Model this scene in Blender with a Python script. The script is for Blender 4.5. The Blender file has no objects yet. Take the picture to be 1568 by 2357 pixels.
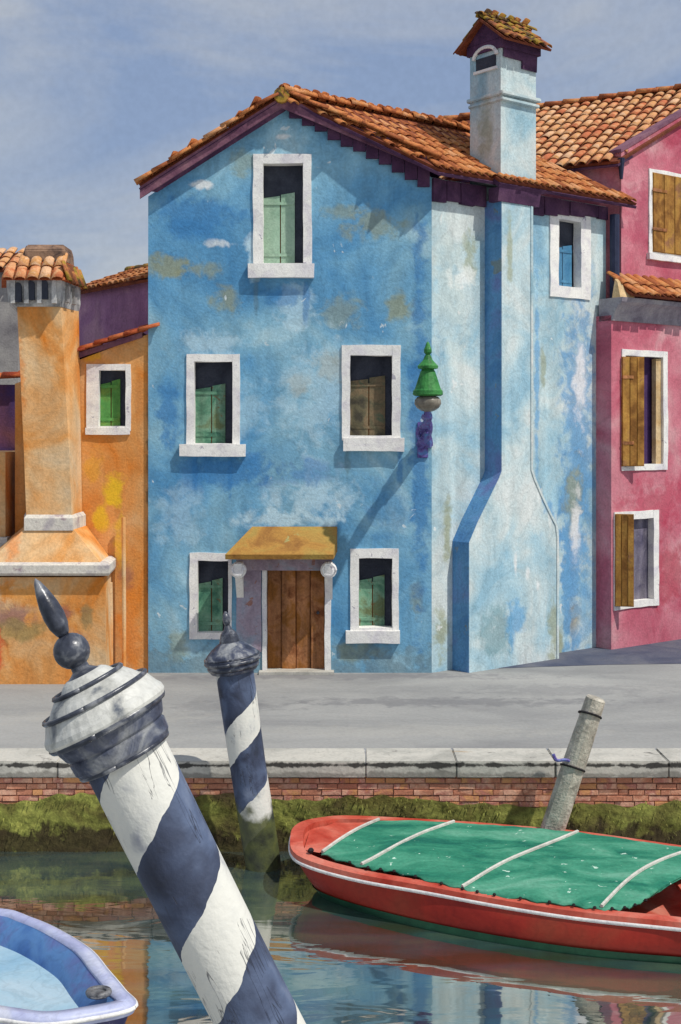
import bpy, bmesh, math, random
from mathutils import Vector, Matrix, noise as mnoise
from mathutils.geometry import tessellate_polygon
random.seed(11)
R = math.radians
scene = bpy.context.scene
COL = scene.collection

# ------------------------------------------------------------------ camera, light, exposure
F, CX, CY, H = 3000.0, 784.0, 1000.0, 4.0       # focal length and horizon of the picture (1568 x 2356 units), eye height
cd = bpy.data.cameras.new('camera'); cam = bpy.data.objects.new('camera', cd); COL.objects.link(cam)
cam.location = (0, 0, H); cam.rotation_euler = (R(90), 0, 0)
cd.sensor_fit = 'VERTICAL'; cd.sensor_height = 36.0; cd.lens = 36.0 * F / 2356.0
cd.shift_y = -178.0 / 2356.0
cd.clip_start = 0.1; cd.clip_end = 2000
scene.camera = cam
SUN = Vector((1.456, -1.0, 2.6)).normalized()
el = math.asin(SUN.z); az = math.atan2(SUN.x, SUN.y)
ld = bpy.data.lights.new('sun', 'SUN'); ld.energy = 4.9; ld.angle = R(0.8); ld.color = (1, .955, .87)
sun = bpy.data.objects.new('sun', ld); COL.objects.link(sun)
sun.rotation_euler = SUN.to_track_quat('Z', 'Y').to_euler(); sun.location = (20, -10, 30)
world = bpy.data.worlds.new('World'); scene.world = world; world.use_nodes = True
wn, wl = world.node_tree.nodes, world.node_tree.links
wn.clear()
sky = wn.new('ShaderNodeTexSky'); sky.sky_type = 'NISHITA'; sky.sun_disc = False
sky.sun_elevation = el; sky.sun_rotation = az; sky.air_density = 1.3; sky.dust_density = .4; sky.ozone_density = 3
bg = wn.new('ShaderNodeBackground'); bg.inputs['Strength'].default_value = .1
wo = wn.new('ShaderNodeOutputWorld')
tcw = wn.new('ShaderNodeTexCoord')
mpw = wn.new('ShaderNodeMapping'); mpw.inputs['Scale'].default_value = (1, 1, 2.6)
mpw.inputs['Location'].default_value = (.35, .1, .25)
wl.new(tcw.outputs['Generated'], mpw.inputs['Vector'])
n1 = wn.new('ShaderNodeTexNoise'); n1.inputs['Scale'].default_value = 3.4; n1.inputs['Detail'].default_value = 6
n1.inputs['Roughness'].default_value = .52; n1.inputs['Distortion'].default_value = .5
wl.new(mpw.outputs[0], n1.inputs['Vector'])
rw = wn.new('ShaderNodeValToRGB')
rw.color_ramp.elements[0].position = .37; rw.color_ramp.elements[0].color = (3.7, 4.9, 7.5, 1)
rw.color_ramp.elements[1].position = .60; rw.color_ramp.elements[1].color = (7.4, 7.7, 8.2, 1)
wl.new(n1.outputs['Fac'], rw.inputs[0])
mixw = wn.new('ShaderNodeMix'); mixw.data_type = 'RGBA'; mixw.inputs[0].default_value = .8
wl.new(sky.outputs[0], mixw.inputs[6]); wl.new(rw.outputs[0], mixw.inputs[7])
n2 = wn.new('ShaderNodeTexNoise'); n2.inputs['Scale'].default_value = 190; n2.inputs['Detail'].default_value = 3
wl.new(tcw.outputs['Generated'], n2.inputs['Vector'])
mr = wn.new('ShaderNodeMapRange'); mr.inputs[1].default_value = .3; mr.inputs[2].default_value = .7
mr.inputs[3].default_value = .965; mr.inputs[4].default_value = 1.035
wl.new(n2.outputs['Fac'], mr.inputs[0])
mulw = wn.new('ShaderNodeVectorMath'); mulw.operation = 'SCALE'
wl.new(mixw.outputs[2], mulw.inputs[0]); wl.new(mr.outputs[0], mulw.inputs['Scale'])
wl.new(mulw.outputs[0], bg.inputs['Color']); wl.new(bg.outputs[0], wo.inputs[0])
vs = scene.view_settings
vs.view_transform = 'Standard'; vs.look = 'None'; vs.gamma = 1; vs.exposure = -0.42; vs.use_curve_mapping = False

# ------------------------------------------------------------------ picture-measure helpers
def P(px, py, D):                       # point at distance D seen at (px, py)
    return Vector(((px - CX) * D / F, D, H + (CY - py) * D / F))
def zat(py, D): return H + (CY - py) * D / F
class Plane:                            # vertical wall plane: origin, horizontal direction, outward normal
    def __init__(s, o, d):
        s.o = Vector((o[0], o[1], 0)); s.d = Vector((d[0], d[1], 0)).normalized()
        s.n = Vector((s.d.y, -s.d.x, 0))
    def pt(s, a, z, o=0): return s.o + s.d * a + s.n * o + Vector((0, 0, z))
    def az(s, px, py, o=0):
        k = (px - CX) / F; q = s.o + s.n * o
        a = (k * q.y - q.x) / (s.d.x - k * s.d.y)
        w = q + s.d * a
        return a, zat(py, w.y)
    def rect(s, x0, y0, x1, y1, o=0):
        xm = (x0 + x1) / 2
        a0 = s.az(x0, y0, o)[0]; a1 = s.az(x1, y0, o)[0]
        return a0, a1, s.az(xm, y1, o)[1], s.az(xm, y0, o)[1]

# ------------------------------------------------------------------ object helpers
ORG = {}
def finish(o, label, cat, group, kind):
    if label: o['label'] = label
    if cat: o['category'] = cat
    if group: o['group'] = group
    if kind: o['kind'] = kind
def thing(name, loc, label, cat, group=None):
    o = bpy.data.objects.new(name, None); COL.objects.link(o); o.location = loc; o.empty_display_size = .2
    ORG[o.name] = Vector(loc); finish(o, label, cat, group, None)
    return o
def mk(name, vf, mat, parent=None, smooth=False, label=None, cat=None, group=None, kind=None, bevel=0, origin=None):
    verts, faces = vf
    vv = [Vector(v) for v in verts]
    lo = Vector((min(v.x for v in vv), min(v.y for v in vv), min(v.z for v in vv)))
    hi = Vector((max(v.x for v in vv), max(v.y for v in vv), max(v.z for v in vv)))
    org = Vector(origin) if origin else Vector(((lo.x + hi.x) / 2, (lo.y + hi.y) / 2, lo.z))
    me = bpy.data.meshes.new(name)
    me.from_pydata([tuple(v - org) for v in vv], [], [tuple(f) for f in faces])
    bm = bmesh.new(); bm.from_mesh(me)
    bmesh.ops.recalc_face_normals(bm, faces=bm.faces)
    if bevel: bmesh.ops.bevel(bm, geom=list(bm.edges), offset=bevel, segments=2, affect='EDGES', clamp_overlap=True)
    for f in bm.faces: f.smooth = smooth
    bm.to_mesh(me); bm.free()
    me.materials.append(mat)
    o = bpy.data.objects.new(name, me); COL.objects.link(o)
    if parent: o.parent = parent; o.location = org - ORG[parent.name]
    else: o.location = org
    ORG[o.name] = org; finish(o, label, cat, group, kind)
    return o
def place(me, name, M, parent, kind=None):     # shared mesh data
    o = bpy.data.objects.new(name, me); COL.objects.link(o)
    T = M.copy()
    if parent: o.parent = parent; T.translation = M.translation - ORG[parent.name]
    o.matrix_local = T; ORG[o.name] = M.translation.copy()
    if kind: o['kind'] = kind
    return o
def join(*vfs):
    V, Fa = [], []
    for v, f in vfs:
        n = len(V); V += list(v); Fa += [tuple(i + n for i in q) for q in f]
    return V, Fa
BOXF = [(0, 1, 3, 2), (4, 6, 7, 5), (0, 4, 5, 1), (2, 3, 7, 6), (0, 2, 6, 4), (1, 5, 7, 3)]
def jit(k): return Vector((random.uniform(-k, k), random.uniform(-k, k), random.uniform(-k, k)))
def pbox(pl, a0, a1, z0, z1, o0, o1, j=0):
    vs_ = [pl.pt(a, z, o) + (jit(j) if j else Vector()) for a in (a0, a1) for z in (z0, z1) for o in (o0, o1)]
    return vs_, BOXF
def wbox(x0, x1, y0, y1, z0, z1, j=0):
    vs_ = [Vector((x, y, z)) + (jit(j) if j else Vector()) for x in (x0, x1) for y in (y0, y1) for z in (z0, z1)]
    return vs_, BOXF
def prism(poly_bot, poly_top):
    n = len(poly_bot); V = list(poly_bot) + list(poly_top)
    Fa = [tuple(range(n))[::-1], tuple(range(n, 2 * n))] + [(i, (i + 1) % n, n + (i + 1) % n, n + i) for i in range(n)]
    return V, Fa
def wobble(vf, amp, sc=1.5, seed=0):
    return [Vector(v) + amp * Vector(mnoise.noise_vector(Vector(v) * sc + Vector((seed, 0, 0)))) for v in vf[0]], vf[1]
def strip_box(pl, a0, a1, z0, z1, o0, o1, horizontal=True, step=.12, amp=.01):   # subdivided box with an uneven hand-made edge
    L = (a1 - a0) if horizontal else (z1 - z0)
    n = max(2, int(abs(L) / step)); V = []; Fa = []
    for i in range(n + 1):
        t = i / n
        if horizontal:
            a = a0 + L * t; ring = [(a, z0, o0), (a, z1, o0), (a, z1, o1), (a, z0, o1)]
        else:
            z = z0 + L * t; ring = [(a0, z, o0), (a1, z, o0), (a1, z, o1), (a0, z, o1)]
        for q in ring: V.append(pl.pt(*q))
    for i in range(n):
        for k in range(4):
            Fa.append((4 * i + k, 4 * i + (k + 1) % 4, 4 * i + 4 + (k + 1) % 4, 4 * i + 4 + k))
    Fa += [(0, 1, 2, 3), (4 * n, 4 * n + 1, 4 * n + 2, 4 * n + 3)]
    return wobble((V, Fa), amp, 3.1)
def wall_poly(pl, outer, holes, depth, back=None):
    """wall sheet with real openings, their reveals, and the wall's own thickness"""
    loops = [outer] + holes
    pts = [Vector((a, z, 0)) for lp in loops for a, z in lp]
    tris = tessellate_polygon([[Vector((a, z, 0)) for a, z in lp] for lp in loops])
    V = [pl.pt(p.x, p.y, 0) for p in pts]; n = len(V)
    V += [pl.pt(p.x, p.y, -depth) for p in pts]
    Fa = [tuple(t) for t in tris] + [tuple(i + n for i in t) for t in tris]
    k = 0
    for lp in loops:
        m = len(lp)
        for i in range(m):
            a, b = k + i, k + (i + 1) % m
            Fa.append((a, b, b + n, a + n))
        k += m
    return V, Fa
def hole(a0, a1, z0, z1): return [(a0, z0), (a0, z1), (a1, z1), (a1, z0)]
def tube(pts, r, n=8, cap=True):
    pts = [Vector(p) for p in pts]; m = len(pts)
    rr = r if isinstance(r, (list, tuple)) else [r] * m
    V, Fa = [], []
    up = None
    for i, p in enumerate(pts):
        t = (pts[min(i + 1, m - 1)] - pts[max(i - 1, 0)]).normalized()
        if up is None: up = t.orthogonal().normalized()
        up = (up - t * up.dot(t)).normalized(); s = t.cross(up)
        for k in range(n):
            an = 2 * math.pi * k / n
            V.append(p + (up * math.cos(an) + s * math.sin(an)) * rr[i])
    for i in range(m - 1):
        for k in range(n):
            Fa.append((i * n + k, i * n + (k + 1) % n, (i + 1) * n + (k + 1) % n, (i + 1) * n + k))
    if cap: Fa += [tuple(range(n))[::-1], tuple(range((m - 1) * n, m * n))]
    return V, Fa
def lathe(prof, M, n=32, flat=1.0, irr=0, seed=0):
    V, Fa = [], []
    for s, r in prof:
        for k in range(n):
            an = 2 * math.pi * k / n
            q = r
            if irr: q = r * (1 + irr * mnoise.noise(Vector((math.cos(an) * 1.5, math.sin(an) * 1.5, s * 1.1 + seed))))
            V.append(M @ Vector((q * math.cos(an), q * math.sin(an) * flat, s)))
    m = len(prof)
    for i in range(m - 1):
        for k in range(n):
            Fa.append((i * n + k, i * n + (k + 1) % n, (i + 1) * n + (k + 1) % n, (i + 1) * n + k))
    Fa += [tuple(range(n))[::-1], tuple(range((m - 1) * n, m * n))]
    return V, Fa
def catmull(pts, per=6, closed=False):
    pts = [Vector(p) for p in pts]; n = len(pts); out = []
    rng = range(n if closed else n - 1)
    for i in rng:
        if closed: a, b, c, d = pts[(i - 1) % n], pts[i], pts[(i + 1) % n], pts[(i + 2) % n]
        else: a, b, c, d = pts[max(i - 1, 0)], pts[i], pts[i + 1], pts[min(i + 2, n - 1)]
        for k in range(per):
            t = k / per
            out.append(.5 * (2 * b + (c - a) * t + (2 * a - 5 * b + 4 * c - d) * t * t + (3 * b - a - 3 * c + d) * t ** 3))
    if not closed: out.append(pts[-1])
    return out

# ------------------------------------------------------------------ materials
def lin(c):
    f = lambda u: u / 12.92 if u <= .04045 else ((u + .055) / 1.055) ** 2.4
    return tuple(f(x / 255) for x in c)
def wash(name, cols, scale=.7, grain=.12, rough=.85, stains=(), bump=.25, gscale=26, streak=0, objc=False, rnd=0, dirt=None, wear=None, spec=.3, stretch=(1, 1, 1), lo=.33, hi=.67, bloom=.12):
    """weathered limewash: pigment varying in clouds, plus patches with a place and shape of their own"""
    m = bpy.data.materials.new(name); m.use_nodes = True
    N, L = m.node_tree.nodes, m.node_tree.links
    bs = N['Principled BSDF']; bs.inputs['Roughness'].default_value = rough
    bs.inputs['Specular IOR Level'].default_value = spec
    if objc:
        tc = N.new('ShaderNodeTexCoord'); pos = tc.outputs['Object']
    else:
        g = N.new('ShaderNodeNewGeometry'); pos = g.outputs['Position']
    oi = N.new('ShaderNodeObjectInfo')
    if objc:
        ad = N.new('ShaderNodeVectorMath'); ad.operation = 'ADD'
        sc = N.new('ShaderNodeVectorMath'); sc.operation = 'SCALE'; sc.inputs['Scale'].default_value = 37.0
        cb = N.new('ShaderNodeCombineXYZ')
        for k in range(3): L.new(oi.outputs['Random'], cb.inputs[k])
        L.new(cb.outputs[0], sc.inputs[0]); L.new(pos, ad.inputs[0]); L.new(sc.outputs[0], ad.inputs[1]); pos = ad.outputs[0]
    mp = N.new('ShaderNodeMapping'); mp.inputs['Scale'].default_value = stretch; L.new(pos, mp.inputs[0])
    def nz(s, d=4, rg=.55, dist=0, vec=None):
        n = N.new('ShaderNodeTexNoise'); n.inputs['Scale'].default_value = s; n.inputs['Detail'].default_value = d
        n.inputs['Roughness'].default_value = rg; n.inputs['Distortion'].default_value = dist
        L.new(vec or mp.outputs[0], n.inputs['Vector']); return n.outputs['Fac']
    def mrg(x, a, b, c, d, smooth=False):
        r = N.new('ShaderNodeMapRange'); r.clamp = True
        if smooth: r.interpolation_type = 'SMOOTHSTEP'
        for i, v in ((1, a), (2, b), (3, c), (4, d)): r.inputs[i].default_value = v
        L.new(x, r.inputs[0]); return r.outputs[0]
    def mul(a, b, op='MULTIPLY'):
        q = N.new('ShaderNodeMath'); q.operation = op
        for i, v in enumerate((a, b)):
            if isinstance(v, (int, float)): q.inputs[i].default_value = v
            else: L.new(v, q.inputs[i])
        return q.outputs[0]
    def mixc(fac, a, b):
        q = N.new('ShaderNodeMix'); q.data_type = 'RGBA'
        if isinstance(fac, (int, float)): q.inputs[0].default_value = fac
        else: L.new(fac, q.inputs[0])
        for i, v in ((6, a), (7, b)):
            if isinstance(v, tuple): q.inputs[i].default_value = (*v, 1)
            else: L.new(v, q.inputs[i])
        return q.outputs[2]
    base = nz(scale, 5, .55, .7)
    if rnd:
        base = mul(base, mrg(oi.outputs['Random'], 0, 1, -rnd, rnd), 'ADD')
    rp = N.new('ShaderNodeValToRGB'); el_ = rp.color_ramp.elements
    n = len(cols)
    for i, c in enumerate(cols):
        p_ = lo + (hi - lo) * i / max(1, n - 1)
        e = el_[i] if i < 2 else el_.new(p_)
        e.position = p_; e.color = (*lin(c), 1)
    for i, e in enumerate(sorted(el_, key=lambda q: q.position)): e.color = (*lin(cols[min(i, n - 1)]), 1)
    L.new(base, rp.inputs[0]); col = rp.outputs[0]
    if streak:
        ms = N.new('ShaderNodeMapping'); ms.inputs['Scale'].default_value = (1.5, 1.5, .22); L.new(pos, ms.inputs[0])
        st = nz(2.2, 4, .6, .3, ms.outputs[0])
        f = mrg(st, .35, .7, 1 - streak, 1 + streak * .7)
        v = N.new('ShaderNodeVectorMath'); v.operation = 'SCALE'; L.new(col, v.inputs[0]); L.new(f, v.inputs['Scale']); col = v.outputs[0]
    if stains:
        sn = nz(3.4, 4, .6, .4, pos)
        snf = mrg(sn, .25, .75, -.75, .75)
    for st_ in stains:
        ground = len(st_) == 7; cx, cz, rx, rz, c, k = st_[:6]
        s_ = N.new('ShaderNodeVectorMath'); s_.operation = 'SUBTRACT'; s_.inputs[1].default_value = (cx, cz, 0) if ground else (cx, 0, cz); L.new(pos, s_.inputs[0])
        t_ = N.new('ShaderNodeVectorMath'); t_.operation = 'MULTIPLY'; t_.inputs[1].default_value = (1 / rx, 1 / rz, 0) if ground else (1 / rx, 0, 1 / rz); L.new(s_.outputs[0], t_.inputs[0])
        l_ = N.new('ShaderNodeVectorMath'); l_.operation = 'LENGTH'; L.new(t_.outputs[0], l_.inputs[0])
        f = mrg(mul(l_.outputs['Value'], snf, 'ADD'), .4, 1.2, k, 0, True)
        col = mixc(f, col, lin(c))
    if wear:
        (c, thr, k, ws) = wear
        f = mrg(nz(ws, 6, .62, .5, pos), thr, thr + .035, 0, k, True)
        col = mixc(f, col, lin(c))
    if dirt:                                     # grime that follows a level of the place: (z centre, half height, colour, strength)
        sp = N.new('ShaderNodeSeparateXYZ'); L.new(pos, sp.inputs[0])
        for (zc, zh, c, k) in dirt:
            d_ = mul(mul(mul(sp.outputs['Z'], -zc, 'ADD'), 0, 'ADD'), 1 / zh)
            ab = N.new('ShaderNodeMath'); ab.operation = 'ABSOLUTE'; L.new(d_, ab.inputs[0])
            f = mrg(mul(ab.outputs[0], mrg(nz(3.5, 5, .65, .6, pos), .3, .7, -.9, .9), 'ADD'), .3, 1.0, k, 0, True)
            col = mixc(f, col, lin(c))
    # drying edges of each coat and the grain of the surface
    if bloom:
        e1 = mul(nz(scale * 2.3, 3, .5, 1.2), -.5, 'ADD'); ab = N.new('ShaderNodeMath'); ab.operation = 'ABSOLUTE'; L.new(e1, ab.inputs[0])
        f = mrg(ab.outputs[0], 0, .05, 1 - bloom, 1)
        v = N.new('ShaderNodeVectorMath'); v.operation = 'SCALE'; L.new(col, v.inputs[0]); L.new(f, v.inputs['Scale']); col = v.outputs[0]
    gr = nz(gscale, 3, .6, 0, pos)
    f = mrg(gr, .3, .7, 1 - grain, 1 + grain)
    v = N.new('ShaderNodeVectorMath'); v.operation = 'SCALE'; L.new(col, v.inputs[0]); L.new(f, v.inputs['Scale']); col = v.outputs[0]
    L.new(col, bs.inputs['Base Color'])
    if bump:
        b = N.new('ShaderNodeBump'); b.inputs['Strength'].default_value = bump; b.inputs['Distance'].default_value = .03
        L.new(gr, b.inputs['Height']); L.new(b.outputs[0], bs.inputs['Normal'])
    return m
def fx(px): return (px - CX) * 21.9 / F
def fz(py): return zat(py, 21.9)
def fs(px, py, rx, ry, c, k): return (fx(px), fz(py), rx * .0073, ry * .0073, c, k)

OL = (148, 150, 112); LT = (186, 214, 226); DB = (54, 120, 178); OC = (160, 140, 96); WH = (222, 226, 226)
front_stains = [
    fs(400, 610, 55, 32, OL, .75), fs(455, 620, 45, 24, OL, .6), fs(520, 690, 34, 34, OL, .65), fs(860, 515, 70, 40, OL, .6), fs(790, 490, 45, 22, OL, .5),
    fs(790, 715, 40, 42, OL, .5), fs(925, 700, 32, 42, OL, .7), fs(765, 840, 50, 30, OC, .6), fs(695, 895, 30, 28, OC, .55),
    fs(560, 380, 30, 40, OL, .45), fs(820, 1505, 55, 22, OL, .6), fs(410, 1500, 30, 40, OL, .5), fs(960, 1380, 16, 60, OL, .5),
    fs(470, 425, 34, 11, WH, .9), fs(655, 315, 22, 7, WH, .9), fs(500, 560, 30, 10, WH, .7), fs(585, 590, 18, 50, LT, .9), fs(750, 900, 110, 110, LT, .5),
    fs(680, 700, 40, 60, LT, .6), fs(720, 1130, 110, 60, LT, .7), fs(640, 1195, 130, 22, LT, .8), fs(420, 1180, 60, 90, LT, .4), fs(480, 790, 80, 30, LT, .6),
    fs(450, 500, 110, 50, DB, .6), fs(640, 680, 60, 24, DB, .55), fs(390, 950, 28, 80, DB, .7), fs(520, 1085, 130, 45, DB, .75), fs(700, 1095, 90, 30, DB, .6),
    fs(450, 1085, 8, 50, DB, .7), fs(530, 1090, 7, 60, DB, .6), fs(800, 1080, 7, 50, (96, 128, 140), .6), fs(920, 1075, 7, 60, DB, .6), fs(590, 690, 7, 55, (92, 124, 140), .6), fs(705, 685, 8, 50, DB, .6),
    fs(965, 1000, 22, 480, DB, .7), fs(900, 1180, 60, 70, DB, .35), fs(560, 960, 60, 60, LT, .35)]
M = {}
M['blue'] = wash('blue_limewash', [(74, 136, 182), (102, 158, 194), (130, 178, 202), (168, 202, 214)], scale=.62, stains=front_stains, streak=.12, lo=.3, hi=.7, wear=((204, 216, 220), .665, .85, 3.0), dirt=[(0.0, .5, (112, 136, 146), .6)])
PB = Plane((1.53, 21.9), (.781, .625))
def bs_(px, py, rx, ry, c, k, o=0):
    a, z = PB.az(px, py, o); w = PB.pt(a, z, o); return (w.x, w.z, rx * .0061, ry * .0078, c, k)
side_stains_and_light = [bs_(1080, 590, 22, 60, OL, .6), bs_(1030, 1220, 14, 80, OL, .7), bs_(1015, 1450, 22, 60, OL, .7), bs_(1165, 590, 9, 80, OL, .6),
               bs_(1250, 850, 10, 50, OL, .6), bs_(1320, 1150, 30, 90, OL, .7), bs_(1290, 1480, 18, 60, OL, .75), bs_(1265, 1440, 22, 80, OL, .65), bs_(1325, 1420, 36, 40, OC, .6),
               bs_(1130, 1450, 60, 60, (110, 150, 160), .7), bs_(1180, 1420, 30, 60, (96, 160, 206), .7), bs_(1335, 880, 22, 110, (228, 226, 226), .8), bs_(1325, 1210, 20, 90, (226, 226, 226), .8),
               bs_(1060, 640, 40, 26, (232, 234, 230), .8), bs_(1178, 1290, 7, 34, WH, .9), bs_(1205, 1315, 9, 18, WH, .9), bs_(1228, 1340, 7, 14, WH, .9),
               bs_(1030, 700, 60, 160, (200, 212, 208), .5), bs_(1120, 280, 22, 60, OL, .5), bs_(1345, 1400, 40, 160, (120, 172, 208), .6),
               bs_(1303, 1390, 16, 170, (104, 158, 200), .85), bs_(1279, 1370, 6, 160, (218, 224, 222), .9), bs_(1236, 880, 9, 260, (112, 164, 204), .8), bs_(1219, 880, 5, 250, (216, 222, 222), .8),  # from here blue strips act as shade, pale ones as the breast's lit edge
               bs_(1243, 1135, 14, 36, (112, 164, 204), .8), bs_(1266, 1175, 14, 36, (108, 160, 202), .8), bs_(1232, 1150, 7, 30, (218, 224, 222), .8), bs_(1256, 1192, 7, 36, (218, 224, 222), .8)]
breast_stains_and_light = list(side_stains_and_light)
M['breast'] = wash('chimney_breast_limewash', [(146, 184, 202), (172, 200, 210), (196, 212, 214), (212, 218, 216)], scale=.9, stains=breast_stains_and_light, streak=.12)
wall_stains_and_shade = [bs_(1330, 1020, 66, 420, (92, 148, 194), .75), bs_(1318, 1280, 40, 260, (84, 142, 192), .7)] + side_stains_and_light  # bluer patches put shade beside the breast into the wall colour
M['pale'] = wash('sunlit_blue_limewash', [(128, 172, 198), (158, 192, 206), (186, 206, 210), (208, 216, 214)], scale=.75, stains=wall_stains_and_shade, streak=.16, lo=.3, hi=.66, wear=((218, 222, 220), .66, .85, 2.6))  # paler than the front: sunlight on the side wall put into its colour
M['stack'] = wash('chimney_limewash', [(150, 184, 198), (190, 206, 208), (212, 214, 210)], scale=1.1, stains=[bs_(1118, 300, 24, 60, OL, .5)], streak=.1)
M['white'] = wash('white_frame_paint', [(214, 210, 214), (232, 230, 226), (240, 238, 232)], scale=3, grain=.06, wear=((120, 112, 140), .64, .6, 6), bump=.2, gscale=40)
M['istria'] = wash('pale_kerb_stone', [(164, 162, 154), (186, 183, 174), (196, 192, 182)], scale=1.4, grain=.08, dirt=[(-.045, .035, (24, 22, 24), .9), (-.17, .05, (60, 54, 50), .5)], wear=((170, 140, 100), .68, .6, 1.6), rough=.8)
M['pave'] = wash('grey_pavement', [(132, 132, 132), (148, 148, 146), (160, 159, 156)], scale=.55, grain=.07, bump=.12, stretch=(.5, 1, 1), gscale=18, bloom=.05,
                 rough=.9, stains=[(1.6, 19.5, 2.6, .35, (104, 104, 108), .55, 'g'), (-1.7, 19.2, 1.1, .4, (110, 110, 112), .45, 'g'), (3.4, 20.4, 1.6, .5, (118, 118, 120), .4, 'g'), (-3.4, 18.4, 1.5, .6, (160, 158, 152), .5, 'g'), (.8, 17.6, 2.5, .4, (160, 158, 152), .4, 'g'), (-.5, 21.6, 4, .3, (104, 102, 108), .45, 'g')])  # the dark bands across mid-quay paint soft ground shadow onto the paving
M['ground_wedge'] = wash('dark_ground_wedge', [(66, 72, 92), (84, 88, 104), (100, 102, 112)], scale=1.2, grain=.1)
M['plum'] = wash('plum_eaves_and_shade', [(58, 34, 62), (78, 48, 78), (98, 66, 92)], scale=2.2, grain=.15)  # soffit paint, reused for the dark strips that imitate eave shadow
M['verge'] = wash('verge_mortar', [(92, 56, 78), (120, 80, 98), (140, 100, 112)], scale=2.2, grain=.15)
def tilemat(name, cols, **k): return wash(name, cols, scale=5, objc=True, rnd=.2, grain=.2, gscale=40, bump=.35, **k)
M['tile'] = tilemat('terracotta', [(148, 82, 46), (182, 108, 60), (196, 124, 72), (188, 126, 72), (204, 146, 102)], wear=((110, 84, 44), .68, .5, 7))
M['tile_pink'] = tilemat('pale_terracotta', [(190, 108, 70), (204, 138, 92), (212, 156, 114), (206, 148, 88), (218, 174, 136)])
M['tile_old'] = tilemat('mossy_terracotta', [(112, 66, 40), (158, 92, 60), (176, 124, 60), (150, 126, 40), (88, 64, 44)])
M['tile_under'] = wash('tile_bed', [(96, 46, 30), (128, 66, 40)], scale=4, grain=.2)
M['tile_red'] = tilemat('red_terracotta', [(134, 52, 28), (164, 78, 40), (182, 100, 58)])
M['pink'] = wash('rose_limewash', [(180, 84, 104), (192, 106, 122), (200, 126, 138), (206, 150, 156)], scale=.9, streak=.08,
                 stains=[(6.3, 1.3, .8, .7, (168, 44, 66), .6), (6.1, 2.7, .9, .4, (176, 56, 82), .6), (6.0, 8.2, .5, .8, (160, 54, 84), .5), (6.2, 10, .7, .5, (160, 40, 68), .55)])
YW = (226, 186, 40)
M['orange'] = wash('orange_limewash', [(214, 124, 40), (216, 144, 74), (218, 158, 96), (214, 168, 116)], scale=.9, streak=.1, bloom=.1,
                   stains=[fs(262, 1130, 24, 40, YW, .9), fs(232, 1190, 16, 26, YW, .8), fs(275, 1260, 16, 60, YW, .6), fs(210, 1080, 22, 40, (222, 160, 50), .6), fs(215, 820, 25, 12, (224, 170, 40), .7),
                           fs(345, 1100, 9, 420, (110, 88, 58), .8), fs(300, 1450, 28, 130, (222, 128, 34), .6), fs(288, 1330, 26, 30, (150, 100, 90), .6), fs(320, 930, 10, 130, (190, 120, 60), .4)])
M['oven'] = wash('orange_chimney_wash', [(216, 128, 44), (222, 158, 92), (224, 182, 132), (218, 190, 152)], scale=.8, streak=.12,
                 stains=[fs(55, 1000, 26, 420, (222, 122, 30), .6), fs(60, 1400, 60, 34, (146, 108, 106), .75), fs(70, 1430, 70, 26, (150, 132, 80), .7), fs(225, 1400, 14, 40, (140, 124, 84), .75),
                         fs(170, 1390, 40, 16, (146, 100, 100), .7), fs(20, 1480, 22, 70, (216, 80, 36), .8), fs(210, 1450, 40, 20, (156, 108, 98), .6), fs(90, 1350, 60, 30, (224, 140, 30), .6)])
M['purple'] = wash('mauve_limewash', [(142, 100, 138), (158, 116, 150), (180, 140, 162)], scale=1.2, streak=.15)
M['greywall'] = wash('grey_render', [(112, 108, 112), (150, 146, 144), (172, 168, 162)], scale=.8, streak=.1)
M['alleyshade'] = wash('alley_shade_render', [(54, 54, 120), (90, 58, 92), (116, 72, 84)], scale=.8, streak=.2)  # dark plum puts the alley's deep shadow into the wall colour
M['capgrey'] = wash('chimney_crown_stone', [(110, 110, 112), (168, 168, 168), (200, 198, 194)], scale=4, grain=.15)
M['brown_top'] = wash('old_brown_mortar', [(80, 64, 58), (132, 104, 86), (156, 124, 100)], scale=5, grain=.15)
M['dark'] = wash('dark_opening', [(44, 48, 60), (64, 68, 80)], scale=3, grain=.1)
M['navy'] = wash('navy_iron', [(34, 40, 66), (48, 54, 80)], scale=3, grain=.1, rough=.5)
M['sage'] = wash('sage_shutter_paint', [(124, 158, 134), (150, 180, 156), (164, 190, 168)], scale=2, grain=.1, streak=.2)
M['green'] = wash('green_shutter_paint', [(48, 98, 82), (92, 138, 112), (122, 160, 134), (108, 120, 84)], scale=2.6, grain=.12, streak=.35, wear=((120, 92, 60), .6, .7, 5))
M['bgreen'] = wash('bright_green_shutter', [(66, 124, 56), (90, 150, 76), (126, 134, 52)], scale=2, grain=.1, streak=.15)
M['brown_pane'] = wash('brown_curtain', [(70, 66, 56), (104, 98, 76), (130, 110, 84), (80, 104, 84)], scale=3, grain=.1, streak=.4)
M['rust'] = wash('rust_stick', [(116, 74, 40), (134, 90, 52)], scale=5)
M['bluepane'] = wash('blue_window_glass', [(54, 110, 150), (84, 142, 176)], scale=2, rough=.25, bump=0, spec=.6)
M['violetroom'] = wash('violet_room', [(58, 38, 84), (84, 58, 104)], scale=2, streak=.2)
M['greypane'] = wash('grey_curtain', [(82, 78, 100), (118, 112, 130), (136, 130, 142)], scale=3, streak=.4)
M['ledgewhite'] = wash('cream_ledge_paint', [(178, 170, 172), (208, 202, 192), (220, 214, 202)], scale=3, wear=((150, 120, 130), .62, .6, 4))
M['cornice'] = wash('grey_mauve_cove', [(120, 112, 124), (146, 140, 148), (166, 160, 162)], scale=2.2)
M['cream'] = wash('cream_inner_shutter', [(196, 160, 110), (214, 190, 150)], scale=3, streak=.2)
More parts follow.
